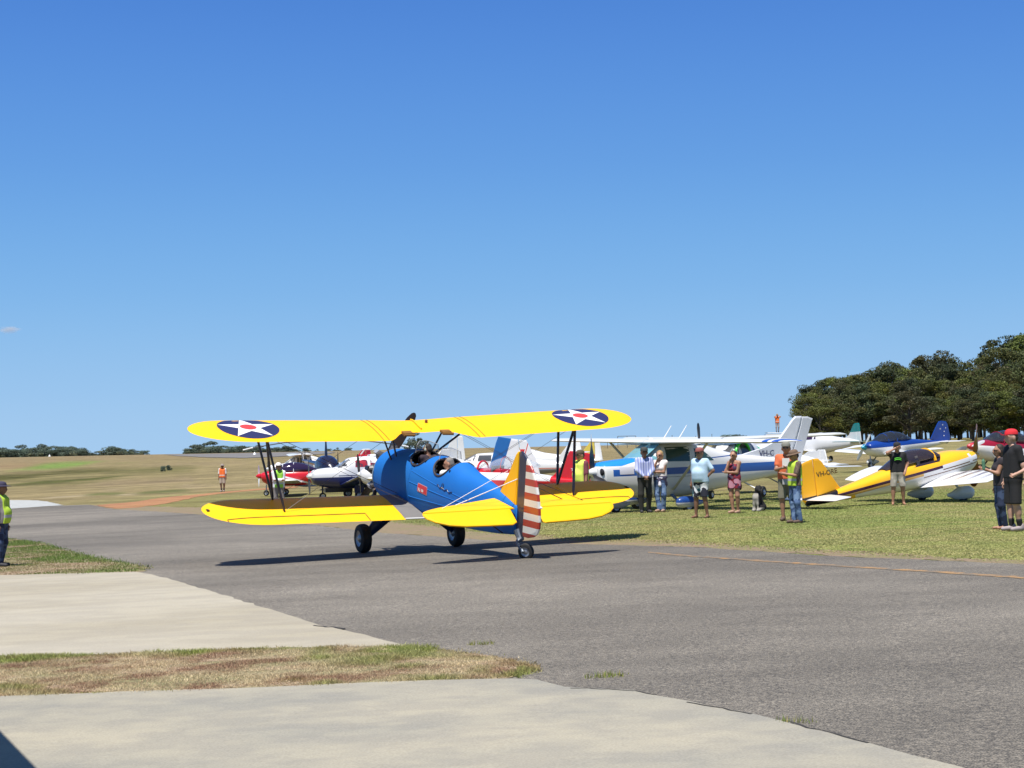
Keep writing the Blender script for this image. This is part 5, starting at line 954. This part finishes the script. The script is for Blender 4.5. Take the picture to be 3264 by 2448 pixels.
# --- utility vehicle with the man on its roof
p = at(1667, 935, 165); ut = empty('utility_vehicle', 'white four wheel drive parked far back with a man standing on its roof', 'vehicle', (p.x, p.y, gzf(p.x, p.y)+.35), (0, 0, math.pi)); UW = pbr('vehicle_white', (.62, .63, .63), .35, coat=.3)
def extr(name, prof, w, mat, par): n = len(prof); return MB().add([(x, -w/2, z) for x, z in prof] + [(x, w/2, z) for x, z in prof], [tuple(range(n)), tuple(range(2*n-1, n-1, -1))] + [(k, (k+1) % n, n+(k+1) % n, n+k) for k in range(n)]).build(name, mat, par)
ub = extr('body', [(-2.35, .45), (2.3, .45), (2.35, .95), (1.25, 1.10), (-2.35, 1.10)], 1.8, UW, ut); extr('cab', [(1.20, 1.10), (.55, 1.78), (-1.95, 1.80), (-2.2, 1.10)], 1.62, UW, ut)
for s in (1, -1):
    for q in ([(1.0, 1.14), (.52, 1.68), (.05, 1.68), (.05, 1.14)], [(-.05, 1.14), (-.05, 1.68), (-.95, 1.68), (-.95, 1.14)], [(-1.05, 1.14), (-1.05, 1.68), (-1.85, 1.66), (-2.0, 1.14)]): MB().add([(x, s*.818, z) for x, z in q], [(0, 1, 2, 3)]).build('window', GLASS, ut)
    for x in (1.45, -1.45): wheel(ut, (x, .85*s, .38), .38, .25)
MB().add([(1.17, -.7, 1.16), (1.17, .7, 1.16), (.60, .68, 1.75), (.60, -.68, 1.75)], [(0, 1, 2, 3)]).build('windscreen', GLASS, ut)
rk = MB()
for s in (1, -1): rk.tube([(.5, .7*s, 1.88), (-1.9, .7*s, 1.88)], .03, 6)
for x in np.linspace(.4, -1.8, 6): rk.box((x, 0, 1.9), (.30, 1.4, .03))
rk.build('roof_rack', ALU, ut)
# ---------------------------------------------------------------- who stands where
def body_in_plane(label, x, y, z, H, turn, **kw):
    p = BM @ Vector((x, y, z)); yaw = math.atan2(BM[1][0], BM[0][0]) + math.pi/2 + turn     # facing the nose
    M4 = Matrix.Translation(p) @ Matrix.Rotation(yaw, 4, 'Z') @ Matrix.Rotation(.12, 4, 'X'); o = person(label, (0, 0, 0), H, 0, seated=True, rotm=M4, L='lap', R='lap', **kw); return o
D2R = math.pi/180
loc, H = ppos(3, 1224, 1047); person('man in a dark wide hat and yellow vest at the left edge', loc, 1.80, 84*D2R, 'brown', girth=1.08, top=cloth('grey_shirt', (.30, .27, .26)), sleeves_long=True, sleeve=1, pants=DJEAN, pant_z=.03, vest=HI_Y, hat='wide', hatc=(.035, .03, .06), shoes=DSH, glasses=False, h=.014, L='down', R='down')
loc, H = ppos(481, 1062, 1003); person('man in an orange vest and tan shorts walking on the dirt track', loc, H, -6*D2R, 'brown', top=cloth('white_tee', (.7, .68, .66)), pants=cloth('tan_shorts', (.40, .33, .26)), pant_z=.52, vest=HI_O, hat='brim', hatc=(.30, .25, .22), shoes=GSH, socks=cloth('dark_sock', (.05, .03, .04)), h=.022, stance=.07)
loc, H = ppos(603, 1109, 1001); person('man in a white cap and lime vest with folded arms behind the left wing struts', loc, H, 12*D2R, 'brown', top=cloth('white_long_shirt', (.72, .72, .74)), sleeves_long=True, sleeve=1, pants=cloth('grey_trousers', (.20, .18, .17)), pant_z=.03, vest=HI_L, hat='cap', hatc=(.72, .68, .66), shoes=DSH, L='cross', R='cross', h=.018)
loc, H = ppos(1257, 1119, 974); person('man in a camouflage cap and pale yellow vest behind the right wing of the biplane', loc, H, -55*D2R, 'tan', girth=1.12, top=cloth('maroon_tee', (.20, .05, .07)), pants=cloth('olive_shorts', (.12, .11, .07)), pant_z=.5, vest=PALE_V, hat='cap', hatc=(.09, .07, .04), shoes=GSH, h=.016)
STRP = livery('blue_striped_shirt', (.46, .50, .72), [((.20, .24, .50), [(1, 0, 0, -.20 + .07*j), (-1, 0, 0, .20 - .07*j - .028)]) for j in range(7)], .85, coat=0)
loc, H = ppos(1394, 1103, 968); loc = (loc[0]*.965, loc[1]*.965, gzf(loc[0]*.965, loc[1]*.965)); person('man in a dark cap, blue striped shirt and black trousers beside the blonde woman', loc, H, 8*D2R, 'brown', top=STRP, sleeve=1.0, sleeves_long=True, pants=cloth('black_trousers', (.025, .025, .022)), pant_z=.03, hat='cap', hatc=(.05, .055, .05), shoes=DSH, L='front', R='front', h=.016, hem=.95)
loc, H = ppos(1428, 1106, 975); person('blonde woman in a white top and blue jeans with her hand at her chin', loc, H, -30*D2R, 'tan', 'f', top=cloth('white_top', (.78, .70, .68)), sleeve=.12, hem=1.02, pants=JEAN, pant_z=.03, hair=(.38, .25, .10), hair_len=.07, shoes=pbr('tan_shoes', (.40, .26, .18), .8), L='chin', R='cross', h=.015, stance=.06,
    extras=[lambda r, A, hp: net('tied_jacket', [((s*.085, 0, .98), (s*.11, .02, .80), .13, .10) for s in (-1, 1)] + [((.02, -.13, .93), (.05, -.15, .78), .04, .05)], .016, pattern('jacket_print', (.05, .045, .09), (.7, .68, .75), None, 9, .56), r, k=.014)])
loc, H = ppos(1515, 1119, 969); person('barefoot man in a red cap, pale blue shirt and black and white board shorts', loc, H, -38*D2R, 'brown', girth=1.14, top=cloth('pale_blue_polo', (.44, .60, .74)), sleeve=.75, hem=.90, pants=pattern('board_shorts', (.018, .02, .035), (.75, .76, .78), (.05, .18, .22), 7, .55), pant_z=.53, hat='cap', hatc=(.26, .08, .07), L='down', R='hip', h=.015, stance=.15)
loc, H = ppos(1588, 1109, 975); person('dark haired woman in a red patterned playsuit with folded arms', loc, H, -42*D2R, 'tan', 'f', dress=pattern('red_playsuit', (.22, .012, .03), (.05, .02, .06), (.55, .25, .32), 9, .52), hair=(.025, .02, .018), hair_len=.0, L='chin', R='cross', h=.015, stance=.07, shoes=pbr('sandals', (.40, .25, .17), .8))
paper = pbr('paper_sheet', (.72, .70, .66), .8)
loc, H = ppos(1702, 1125, 957); person('man in a grey cap, orange shirt and khaki shorts holding papers', loc, H, -14*D2R, 'tan', top=cloth('orange_shirt', (.62, .14, .05)), sleeve=.6, pants=cloth('khaki_shorts', (.19, .18, .13)), pant_z=.50, hat='cap', hatc=(.20, .20, .17), shoes=BRSH, L='phone', R='phone', h=.015, hem=.93, extras=[hold_box('paper', (.16, .01, .21), paper, 1, (.03, -.02, .09)), lambda r, A, hp: MB().box((.0, -.17, .88), (.16, .08, .12)).build('pouch', cloth('grey_pouch', (.4, .4, .4)), r)])
loc, H = ppos(1716, 1129, 974); loc = (loc[0], loc[1]-.25, loc[2]); person('man in a brown hat, yellow vest and faded jeans facing the man in orange', loc, H, -72*D2R, 'tan', top=pattern('camouflage_tee', (.16, .11, .085), (.10, .07, .05), None, 10, .5), sleeve=.8, pants=JEAN, pant_z=.03, vest=HI_Y, hat='brim', hatc=(.15, .095, .06), shoes=BRSH, L='phone', R='phone', h=.015, nod=.25)
GRN = pbr('green_print', (.10, .55, .03), .7)
def tee_print(r, A, hp):
    m_ = MB(); pts = [(-.10 + .02*i, -.1265 - .012*math.cos((i-5)*.25), 1.30 + .028*math.cos((i-5)*.28)) for i in range(11)]; m_.tube(pts, [.006] + [.012]*9 + [.006], 6); m_.tube([(p[0], p[1]-.004, p[2]-.045) for p in pts], [.006] + [.010]*9 + [.006], 6)
    for i in range(7): x = -.078+.026*i; m_.box((x, -.139, 1.297 + .012*math.cos((i-3)*.4)), (.008, .008, .045))
    m_.build('shirt_print', GRN, r)
loc, H = ppos(1941, 1091, 957); person('barefoot man in a black t-shirt and cream shorts raising a camera to his face', loc, H, -6*D2R, 'tan', top=cloth('black_tee', (.012, .012, .014)), sleeve=.6, hem=.92, pants=pattern('cream_shorts', (.45, .42, .35), (.33, .30, .25), None, 6, .5), pant_z=.52, hat='cap', hatc=(.02, .02, .022), L='eye', R='pocket', glasses=False, h=.014, extras=[lambda r, A, hp: MB().box((-.05, -.15, 1.63), (.13, .05, .08)).tube([(-.05, -.15, 1.63), (-.05, -.21, 1.63)], .028, 10).build('camera', BLKP, r), tee_print], stance=.15, head_turn=-.15)
loc, H = ppos(2192, 1147, 930); redp = loc; person('man in a red cap, black t-shirt and black shorts at the right edge', loc, H, -78*D2R, 'fair', girth=1.03, top=cloth('black_tee2', (.012, .012, .014)), sleeve=.7, hem=.92, pants=cloth('black_shorts', (.014, .014, .016)), pant_z=.47, hat='cap', hatc=(.62, .02, .03), shoes=GSH, socks=cloth('black_sock', (.015, .015, .015)), L='down', R='back', h=.012, glasses=False)
p = G(2170, 1144); person('woman in dark jeans holding a drink bottle, half hidden by the red capped man', (p.x, p.y+.2, p.z), 1.66, -88*D2R, 'tan', 'f', top=cloth('dark_top', (.03, .025, .03)), sleeve=.2, pants=DJEAN, pant_z=.06, hair=(.03, .02, .015), hair_len=.1, L='down', R='bottle', h=.013, stance=.05, extras=[lambda r, A, hp: MB().tube([A[1][1] + Vector((0, -.03, 0)), A[1][1] + Vector((0, -.04, .17)), A[1][1] + Vector((0, -.04, .22))], [.038, .036, .015], 10).build('bottle', pbr('green_bottle', (.10, .22, .13), .3), r)])
p = G(2248, 1149); person('woman at the right edge with her pale arm round the red capped man', (p.x, p.y, p.z), 1.66, -80*D2R, 'fair', 'f', top=cloth('cream_top', (.45, .4, .36)), sleeve=.2, pants=cloth('grey_pants', (.2, .2, .22)), pant_z=.06, hair=(.2, .12, .06), hair_len=.15, L='reach', R='down', h=.013, shoes=DSH)
# in the cockpits
body_in_plane('grey haired pilot in a white shirt sitting in the rear cockpit', -2.34, 0.03, .52, 1.60, .12, head_turn=.9, skin='tan', top=cloth('pilot_white_shirt', (.72, .72, .70)), sleeve=1, sleeves_long=True, pants=DJEAN, pant_z=.03, hair=(.22, .20, .18), glasses=False, h=.013)
body_in_plane('passenger with dark hair and a headset in the front cockpit', -1.02, -.05, .64, 1.50, .1, head_turn=.5, skin='brown', top=cloth('passenger_dark_shirt', (.03, .02, .03)), sleeve=1, sleeves_long=True, pants=DJEAN, pant_z=.03, hair=(.03, .02, .02), h=.013, extras=[lambda r, A, hp: MB().ball(hp(-.105, .01, -.01), .035, 10, sc=(.6, 1, 1.2)).ball(hp(.105, .01, -.01), .035, 10, sc=(.6, 1, 1.2)).tube([hp(.1*math.cos(t), .01, .035+.1*math.sin(t)) for t in np.linspace(0, math.pi, 10)], .01, 6).build('headset', pbr('pale_green_headset', (.45, .5, .42), .4), r, True)])
# dog
def dog():
    p = G(1638, 1104); r = empty('dog', 'black and white dog sitting on the grass between the woman and the men', 'dog', (p.x, p.y, p.z), (0, 0, -35*D2R)); k = 1.02; r.scale = (k, k, k)
    P = [((0, .10, .17), (0, -.02, .42), .135, .105), ((-.07, .16, .11), (-.09, .0, .10), .10, .075), ((.07, .16, .11), (.09, .0, .10), .10, .075), ((-.09, .0, .08), (-.10, -.12, .03), .045, .028), ((.09, .0, .08), (.10, -.12, .03), .045, .028),
         ((-.055, -.09, .40), (-.06, -.11, .20), .060, .036), ((-.06, -.11, .20), (-.06, -.12, .035), .034, .027), ((.055, -.09, .40), (.06, -.11, .20), .060, .036), ((.06, -.11, .20), (.06, -.12, .035), .034, .027), ((-.06, -.12, .03), (-.06, -.17, .022), .030, .022), ((.06, -.12, .03), (.06, -.17, .022), .030, .022),
         ((0, -.05, .44), (.02, -.06, .58), .082, .068), ((.03, -.06, .63), (.05, -.08, .62), .074, .066), ((.06, -.09, .60), (.14, -.15, .565), .042, .027), ((-.02, -.02, .69), (-.045, .0, .65), .020, .028), ((.07, -.01, .70), (.09, .02, .65), .020, .028), ((0, .22, .06), (-.10, .38, .04), .04, .022), ((0, -.10, .36), (0, -.09, .28), .085, .07)]
    fur = livery('dog_fur', (.34, .32, .28), [((.012, .011, .012), [(.0, 1, .25, .075)]), ((.012, .011, .012), [(0, 0, 1, .50)]), ((.012, .011, .012), [(1, .6, 0, .0), (0, 0, 1, .10)])], .9, coat=0)
    net('body', P, .012, fur, r, k=.02); MB().ball((.155, -.162, .567), .014, 8).ball((.045, -.135, .645), .009, 6).ball((.10, -.10, .645), .009, 6).build('nose_and_eyes', BLKP, r, True)
dog()
# ---------------------------------------------------------------- trees, fence, far things
BARK = pbr('tree_bark', (.10, .085, .07), .9, var=.25, scale=6)
LEAF = bpy.data.materials.new('eucalypt_leaves'); LEAF.use_nodes = True; _n = LEAF.node_tree; _b = _n.nodes['Principled BSDF']; _b.inputs['Roughness'].default_value = .6; _b.inputs['Specular IOR Level'].default_value = .25
_a = _n.nodes.new('ShaderNodeAttribute'); _a.attribute_name = 'tint'; _o = _n.nodes.new('ShaderNodeObjectInfo'); _h = _n.nodes.new('ShaderNodeHueSaturation'); _r = _n.nodes.new('ShaderNodeMapRange')
_r.inputs['To Min'].default_value = .487; _r.inputs['To Max'].default_value = .512; _n.links.new(_o.outputs['Random'], _r.inputs[0]); _n.links.new(_r.outputs[0], _h.inputs['Hue']); _n.links.new(_a.outputs['Color'], _h.inputs['Color'])
_r2 = _n.nodes.new('ShaderNodeMapRange'); _r2.inputs['To Min'].default_value = .78; _r2.inputs['To Max'].default_value = 1.2; _m = _n.nodes.new('ShaderNodeMath'); _m.operation = 'FRACT'; _m2 = _n.nodes.new('ShaderNodeMath'); _m2.operation = 'MULTIPLY'; _m2.inputs[1].default_value = 7.31
_n.links.new(_o.outputs['Random'], _m2.inputs[0]); _n.links.new(_m2.outputs[0], _m.inputs[0]); _n.links.new(_m.outputs[0], _r2.inputs[0]); _n.links.new(_r2.outputs[0], _h.inputs['Value']); _n.links.new(_h.outputs[0], _b.inputs['Base Color'])
_t = _n.nodes.new('ShaderNodeBsdfTranslucent'); _n.links.new(_h.outputs[0], _t.inputs['Color']); _x = _n.nodes.new('ShaderNodeMixShader'); _x.inputs[0].default_value = .2; _n.links.new(_b.outputs[0], _x.inputs[1]); _n.links.new(_t.outputs[0], _x.inputs[2]); _n.links.new(_x.outputs[0], [q for q in _n.nodes if q.type == 'OUTPUT_MATERIAL'][0].inputs[0])
def crown_mesh(seed, H, W, n, leaf, lobes=16, low=.25, base=(.055, .070, .022), rl=(.04, .115)):
    r = np.random.default_rng(seed); L = []
    for i in range(lobes):
        a = r.uniform(0, 2*np.pi); z = r.uniform(low, .96); rad = W*.5*math.sin(math.pi*min(max((z-low+.12)/(1.15-low), .05), .98))**.7; q = r.uniform(.15, 1)**.6
        L.append((math.cos(a)*rad*q, math.sin(a)*rad*q, z*H, H*r.uniform(*rl)))
    L = np.array(L); k = r.integers(0, lobes, n); d = r.normal(0, 1, (n, 3)); d /= np.linalg.norm(d, axis=1)[:, None]; rr = r.uniform(.55, 1.08, n)**.6
    P = L[k, :3] + d*(L[k, 3]*rr)[:, None]*np.array([1.15, 1.15, .72]); s = leaf*r.uniform(.5, 1.3, n)
    nrm = d*.8 + r.normal(0, .6, (n, 3)); nrm /= np.linalg.norm(nrm, axis=1)[:, None]; t = np.cross(nrm, r.normal(0, 1, (n, 3))); t /= np.linalg.norm(t, axis=1)[:, None]; b = np.cross(nrm, t)
    V = np.stack([P + t*s[:, None], P - t*s[:, None]*.6 + b*s[:, None]*.7, P - t*s[:, None]*.5 - b*s[:, None]*.8], 1)
    tone = r.uniform(.75, 1.15, lobes)[k]*r.uniform(.7, 1.3, n); warm = (r.uniform(0, 1, lobes)[k] > .72)
    c = np.array(base)[None]*tone[:, None]; c[warm] *= np.array([1.25, 1.05, .85])
    me = bpy.data.meshes.new('crown'); me.vertices.add(n*3); me.vertices.foreach_set('co', V.reshape(-1)); me.loops.add(n*3); me.loops.foreach_set('vertex_index', np.arange(n*3)); me.polygons.add(n); me.polygons.foreach_set('loop_start', np.arange(n)*3); me.polygons.foreach_set('loop_total', np.full(n, 3)); me.update()
    ca = me.color_attributes.new('tint', 'FLOAT_COLOR', 'POINT'); cc = np.ones((n*3, 4)); cc[:, :3] = np.repeat(c, 3, 0); ca.data.foreach_set('color', cc.ravel()); me.materials.append(LEAF); return me, L
def trunk_mesh(seed, H, L):
    r = random.Random(seed); m_ = MB(); t0 = .018*H; pts = [(0, 0, -.3), (.02*H*r.uniform(-1, 1), .02*H*r.uniform(-1, 1), H*.3), (.04*H*r.uniform(-1, 1), .04*H*r.uniform(-1, 1), H*.62), (.05*H*r.uniform(-1, 1), .03*H, H*.86)]
    m_.tube(pts, [t0*1.2, t0*.85, t0*.5, t0*.2], 6)
    for q in L[::2]:
        z0 = max(H*.18, q[2]*.55); m_.tube([(0, 0, z0), (q[0]*.55, q[1]*.55, q[2]*.82), (q[0], q[1], q[2])], [t0*.42, t0*.25, t0*.1], 5)
    o = m_.build('trunk', BARK); me = o.data; bpy.data.objects.remove(o); return me
VAR = []
for i, (W, low, base, n) in enumerate(((9.5, .22, (.078, .096, .034), 11000), (8, .18, (.094, .110, .034), 10500), (10.5, .26, (.066, .086, .038), 11500), (7.5, .12, (.112, .134, .030), 10000), (9, .3, (.084, .088, .042), 10500))):
    cm, L = crown_mesh(40+i, 13, W, n, .17, 52, low, base); VAR.append((cm, trunk_mesh(i, 13, L)))
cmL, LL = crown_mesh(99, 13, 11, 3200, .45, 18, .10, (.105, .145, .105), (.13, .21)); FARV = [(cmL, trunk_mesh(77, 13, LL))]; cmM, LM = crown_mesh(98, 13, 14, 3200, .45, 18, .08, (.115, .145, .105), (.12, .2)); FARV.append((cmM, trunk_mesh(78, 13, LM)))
def tree(x, y, H, var, label, group, name='eucalypt_tree', sx=1.0, dz=0.0):
    t = empty(name, label, 'tree', (x, y, gzf(x, y)+dz), (0, 0, random.uniform(0, 6.28)), group); k = H/13.0; t.scale = (k*sx, k*sx, k)
    for nm, me in (('crown', var[0]), ('trunk', var[1])): o = bpy.data.objects.new(nm, me); COL.objects.link(o); o.parent = t
    return t
sky_line = [(1712, 905), (1735, 838), (1765, 822), (1800, 803), (1840, 795), (1880, 790), (1920, 786), (1950, 783), (1985, 792), (2020, 768), (2060, 790), (2090, 795), (2120, 778), (2150, 768), (2180, 738), (2212, 732), (2300, 720)]
def top_v(u): return float(np.interp(u, [q[0] for q in sky_line], [q[1] for q in sky_line]))
cnt = 0
for row, (D, du, off, hmul) in enumerate(((232, 27, 6, .62), (262, 25, 16, .80), (296, 24, 3, .93), (325, 26, 12, 1.0))):
    u = 1738 + off + row*2
    while u < 2330:
        D_ = D + random.uniform(-9, 9); p = at(u, 945, D_); zg = gzf(p.x, p.y); top = at(u, top_v(u) + (0 if row == 3 else random.uniform(0, 18)), D_).z; H = (top-zg)*hmul*random.uniform(.86, 1.08)
        if H > 2.0: tree(p.x, p.y, H, VAR[(cnt*3 + row) % 5], ('short', 'second row', 'third row', 'tall back row')[row] + ' eucalypt of the dense dark grove behind the parked aircraft', 'eucalypt grove, ' + ('front', 'second', 'third', 'back')[row] + ' row', sx=max(1.0, min(1.6, 9/H))); cnt += 1
        u += du*random.uniform(.75, 1.2)
for u0, u1, vt, D, n, nm in ((-12, 27, 964, 900, 5, 'leftmost trees on the far skyline, cut by the left edge'), (36, 118, 962, 900, 12, 'tree in the far belt above the left end of the field'), (118, 186, 962, 900, 9, 'tree in the right part of the far belt above the field'), (192, 222, 974, 1050, 3, 'small grey bush between the two far tree belts'), (230, 262, 963, 950, 5, 'tree in the small far clump of three'), (270, 312, 968, 1000, 5, 'low tree at the right end of the far skyline belt'), (405, 470, 957, 900, 9, 'tree in the far belt just under the left wing tip'), (470, 640, 962, 950, 18, 'tree in the thin far belt seen under the left upper wing'), (655, 760, 968, 1100, 5, 'tiny scattered tree on the skyline behind the helicopter')):
    for i in range(n):
        u = u0 + (u1-u0)*(i+.5)/n + random.uniform(-3, 3); p = at(u, 970, D*random.uniform(.95, 1.05)); top = at(u, vt + random.uniform(-1.5, 4), p.y).z; H = max(top - gzf(p.x, p.y) + 1.2, 3.0)*random.uniform(.8, 1.15)
        tree(p.x, p.y, H, FARV[i % 2], nm, 'far skyline trees: ' + nm, 'skyline_tree', sx=max(1.0, min(1.6, 11/H)), dz=-1.2)
p = at(897, 962, 700); tree(p.x, p.y, at(897, 932, 700).z - gzf(p.x, p.y) + 1.6, FARV[1], 'single round dark tree seen above the cockpit of the biplane', None, 'skyline_tree', .95, -1.2)
for u in (1578, 1600): p = at(u, 955, 700); tree(p.x, p.y, 5.2, FARV[0], 'low far bush above the far end of the white wing', 'low bushes above the white wing', 'bush', 1.6, -1)
for u, v, lb in ((352, 1018, 'left of two small dark bushes on the slope of the far field'), (366, 1016, 'right of two small dark bushes on the slope of the far field')): p = G(u, v); tree(p.x, p.y, 1.1, FARV[0], lb, None, 'bush', .7, -.25)
FPM = pbr('grey_post', (.12, .11, .10), .9)
for i, u in enumerate((1312, 1326, 1400, 1414, 1437, 1452, 1478, 1503, 1538, 1572, 1590)):
    p = at(u, 950, 300); o = MB().tube([(0, 0, -.2), (0, 0, 1.4 + .25*(i % 3))], .045, 6).build('fence_post', FPM); o.location = (p.x, p.y, gzf(p.x, p.y)+.1); tag(o, 'thin dark fence post standing on the far field skyline', 'fence post', 'far fence posts on the skyline')
p = at(1354, 950, 300); o = empty('goal_frame', 'thin dark pipe frame standing on the far skyline right of the wing tip', 'frame', (p.x, p.y, gzf(p.x, p.y)))
for x in (-1.55, .05, 1.55): MB().tube([(x, 0, 0), (x, 0, 2.05)], .05, 6).build('post', FPM, o)
MB().tube([(-1.55, 0, 2.05), (1.55, 0, 2.05)], .05, 6).build('crossbar', FPM, o)
for i, (u, v, lb) in enumerate(((5, 981, 'white cone marker on the far field nearest the left edge'), (18, 981, 'second white cone marker from the left edge on the far field'), (107, 981, 'white cone marker under the far tree belt'), (550, 974, 'white cone marker beside the far runway'))):
    p = G(u, 988 - .008*u); o = MB().lathe([(0, .42), (.06, .42), (.07, .34), (.55, .05), (.57, 0)], 'z', (0, 0, 0), 14).build('marker_cone', WHITE); o.location = (p.x, p.y, gzf(p.x, p.y)+.15); o.scale = (1.1, 1.1, 1.1); tag(o, lb, 'marker')
bpy.data.objects['utility_vehicle']; pu = bpy.data.objects['utility_vehicle'].location
person('man in an orange vest standing on the roof of the white vehicle with binoculars', (pu.x + .55, pu.y, pu.z + 1.93), 1.72, 0, 'tan', top=cloth('orange_tee', (.7, .3, .12)), sleeve=.6, pants=cloth('grey_trousers2', (.36, .33, .33)), pant_z=.03, vest=HI_O, hat='cap', hatc=(.3, .22, .15), shoes=DSH, L='eye', R='eye', h=.024, glasses=False, extras=[lambda r, A, hp: MB().tube([(-.04, -.13, 1.64), (-.04, -.20, 1.64)], .03, 8).tube([(.04, -.13, 1.64), (.04, -.20, 1.64)], .03, 8).build('binoculars', BLKP, r)])
# bag by the maroon aircraft's wheel
p = G(2112, 992); bg_ = empty('travel_bag', 'small red and grey bag lying on the grass under the maroon aircraft', 'bag', (p.x, p.y, p.z), (0, 0, .2)); net('bag_body', [((-.35, 0, .10), (.35, 0, .13), .13, .16)], .02, pattern('bag_cloth', (.10, .10, .11), (.45, .03, .05), (.6, .6, .6), 7, .55), bg_); MB().tube([(-.2, 0, .22), (-.1, 0, .36), (.1, 0, .38), (.22, 0, .27)], .018, 6).build('handle', BLKP, bg_, True)
# roof out of view, added to cast the shadow in the lower left corner
g1, g2 = G(0, 1592), G(66, 1659); hgt = 2.9; sh_ = SUN_DIR * (hgt/SUN_DIR.z); A_ = g1 + sh_; B_ = g2 + sh_; dr = (B_-A_).normalized(); E_ = B_ + dr*.45; S_ = A_ - dr*3.0; left = Vector((-1, -.25, 0))*5
hg = empty('shadow_caster', 'flat roof on posts added out of view to cast the corner shadow', 'shadow_caster', (E_.x-2, E_.y, 0)); off_ = Vector((E_.x-2, E_.y, 0))
Pq = [Vector((q.x, q.y, hgt + g1.z)) - off_ for q in (S_, E_, E_ + left, S_ + left)]; MB().add(Pq + [q + Vector((0, 0, .12)) for q in Pq], [(0,1,2,3), (7,6,5,4), (0,1,5,4), (1,2,6,5), (2,3,7,6), (3,0,4,7)]).build('roof', pbr('zinc_roof', (.4, .42, .43), .5, .4), hg)
for q in (Pq[2], Pq[3]): MB().tube([(q.x+.3, q.y, -.3), (q.x+.3, q.y, hgt)], .06, 8).build('post', STEEL, hg)
# small cloud low on the left
ck = at(20, 712, 5200); cl = bpy.data.materials.new('thin_cloud'); cl.use_nodes = True; nn = cl.node_tree.nodes; nn.clear(); ou = nn.new('ShaderNodeOutputMaterial'); vo = nn.new('ShaderNodeVolumePrincipled'); vo.inputs['Color'].default_value = (.98, .97, .97, 1); tc = nn.new('ShaderNodeTexCoord'); nz = nn.new('ShaderNodeTexNoise'); nz.inputs['Scale'].default_value = 2.2; nz.inputs['Detail'].default_value = 5
ln_ = nn.new('ShaderNodeVectorMath'); ln_.operation = 'LENGTH'; mr = nn.new('ShaderNodeMapRange'); mr.inputs['From Min'].default_value = 1.0; mr.inputs['From Max'].default_value = .2; mr.inputs['To Max'].default_value = .9; ad = nn.new('ShaderNodeMath'); ad.operation = 'ADD'; m2 = nn.new('ShaderNodeMapRange'); m2.inputs['From Min'].default_value = .85; m2.inputs['From Max'].default_value = 1.4; m2.inputs['To Max'].default_value = .03
cl.node_tree.links.new(tc.outputs['Object'], nz.inputs['Vector']); cl.node_tree.links.new(tc.outputs['Object'], ln_.inputs[0]); cl.node_tree.links.new(ln_.outputs['Value'], mr.inputs[0]); cl.node_tree.links.new(mr.outputs[0], ad.inputs[0]); cl.node_tree.links.new(nz.outputs[0], ad.inputs[1]); cl.node_tree.links.new(ad.outputs[0], m2.inputs[0]); cl.node_tree.links.new(m2.outputs[0], vo.inputs['Density']); cl.node_tree.links.new(vo.outputs[0], ou.inputs['Volume'])
o = MB().ball((0, 0, 0), 1, 20).build('cloud', cl, None, True); o.location = ck; o.scale = (50, 40, 17); tag(o, 'small thin white cloud low in the sky at the left edge', 'cloud', kind='stuff')
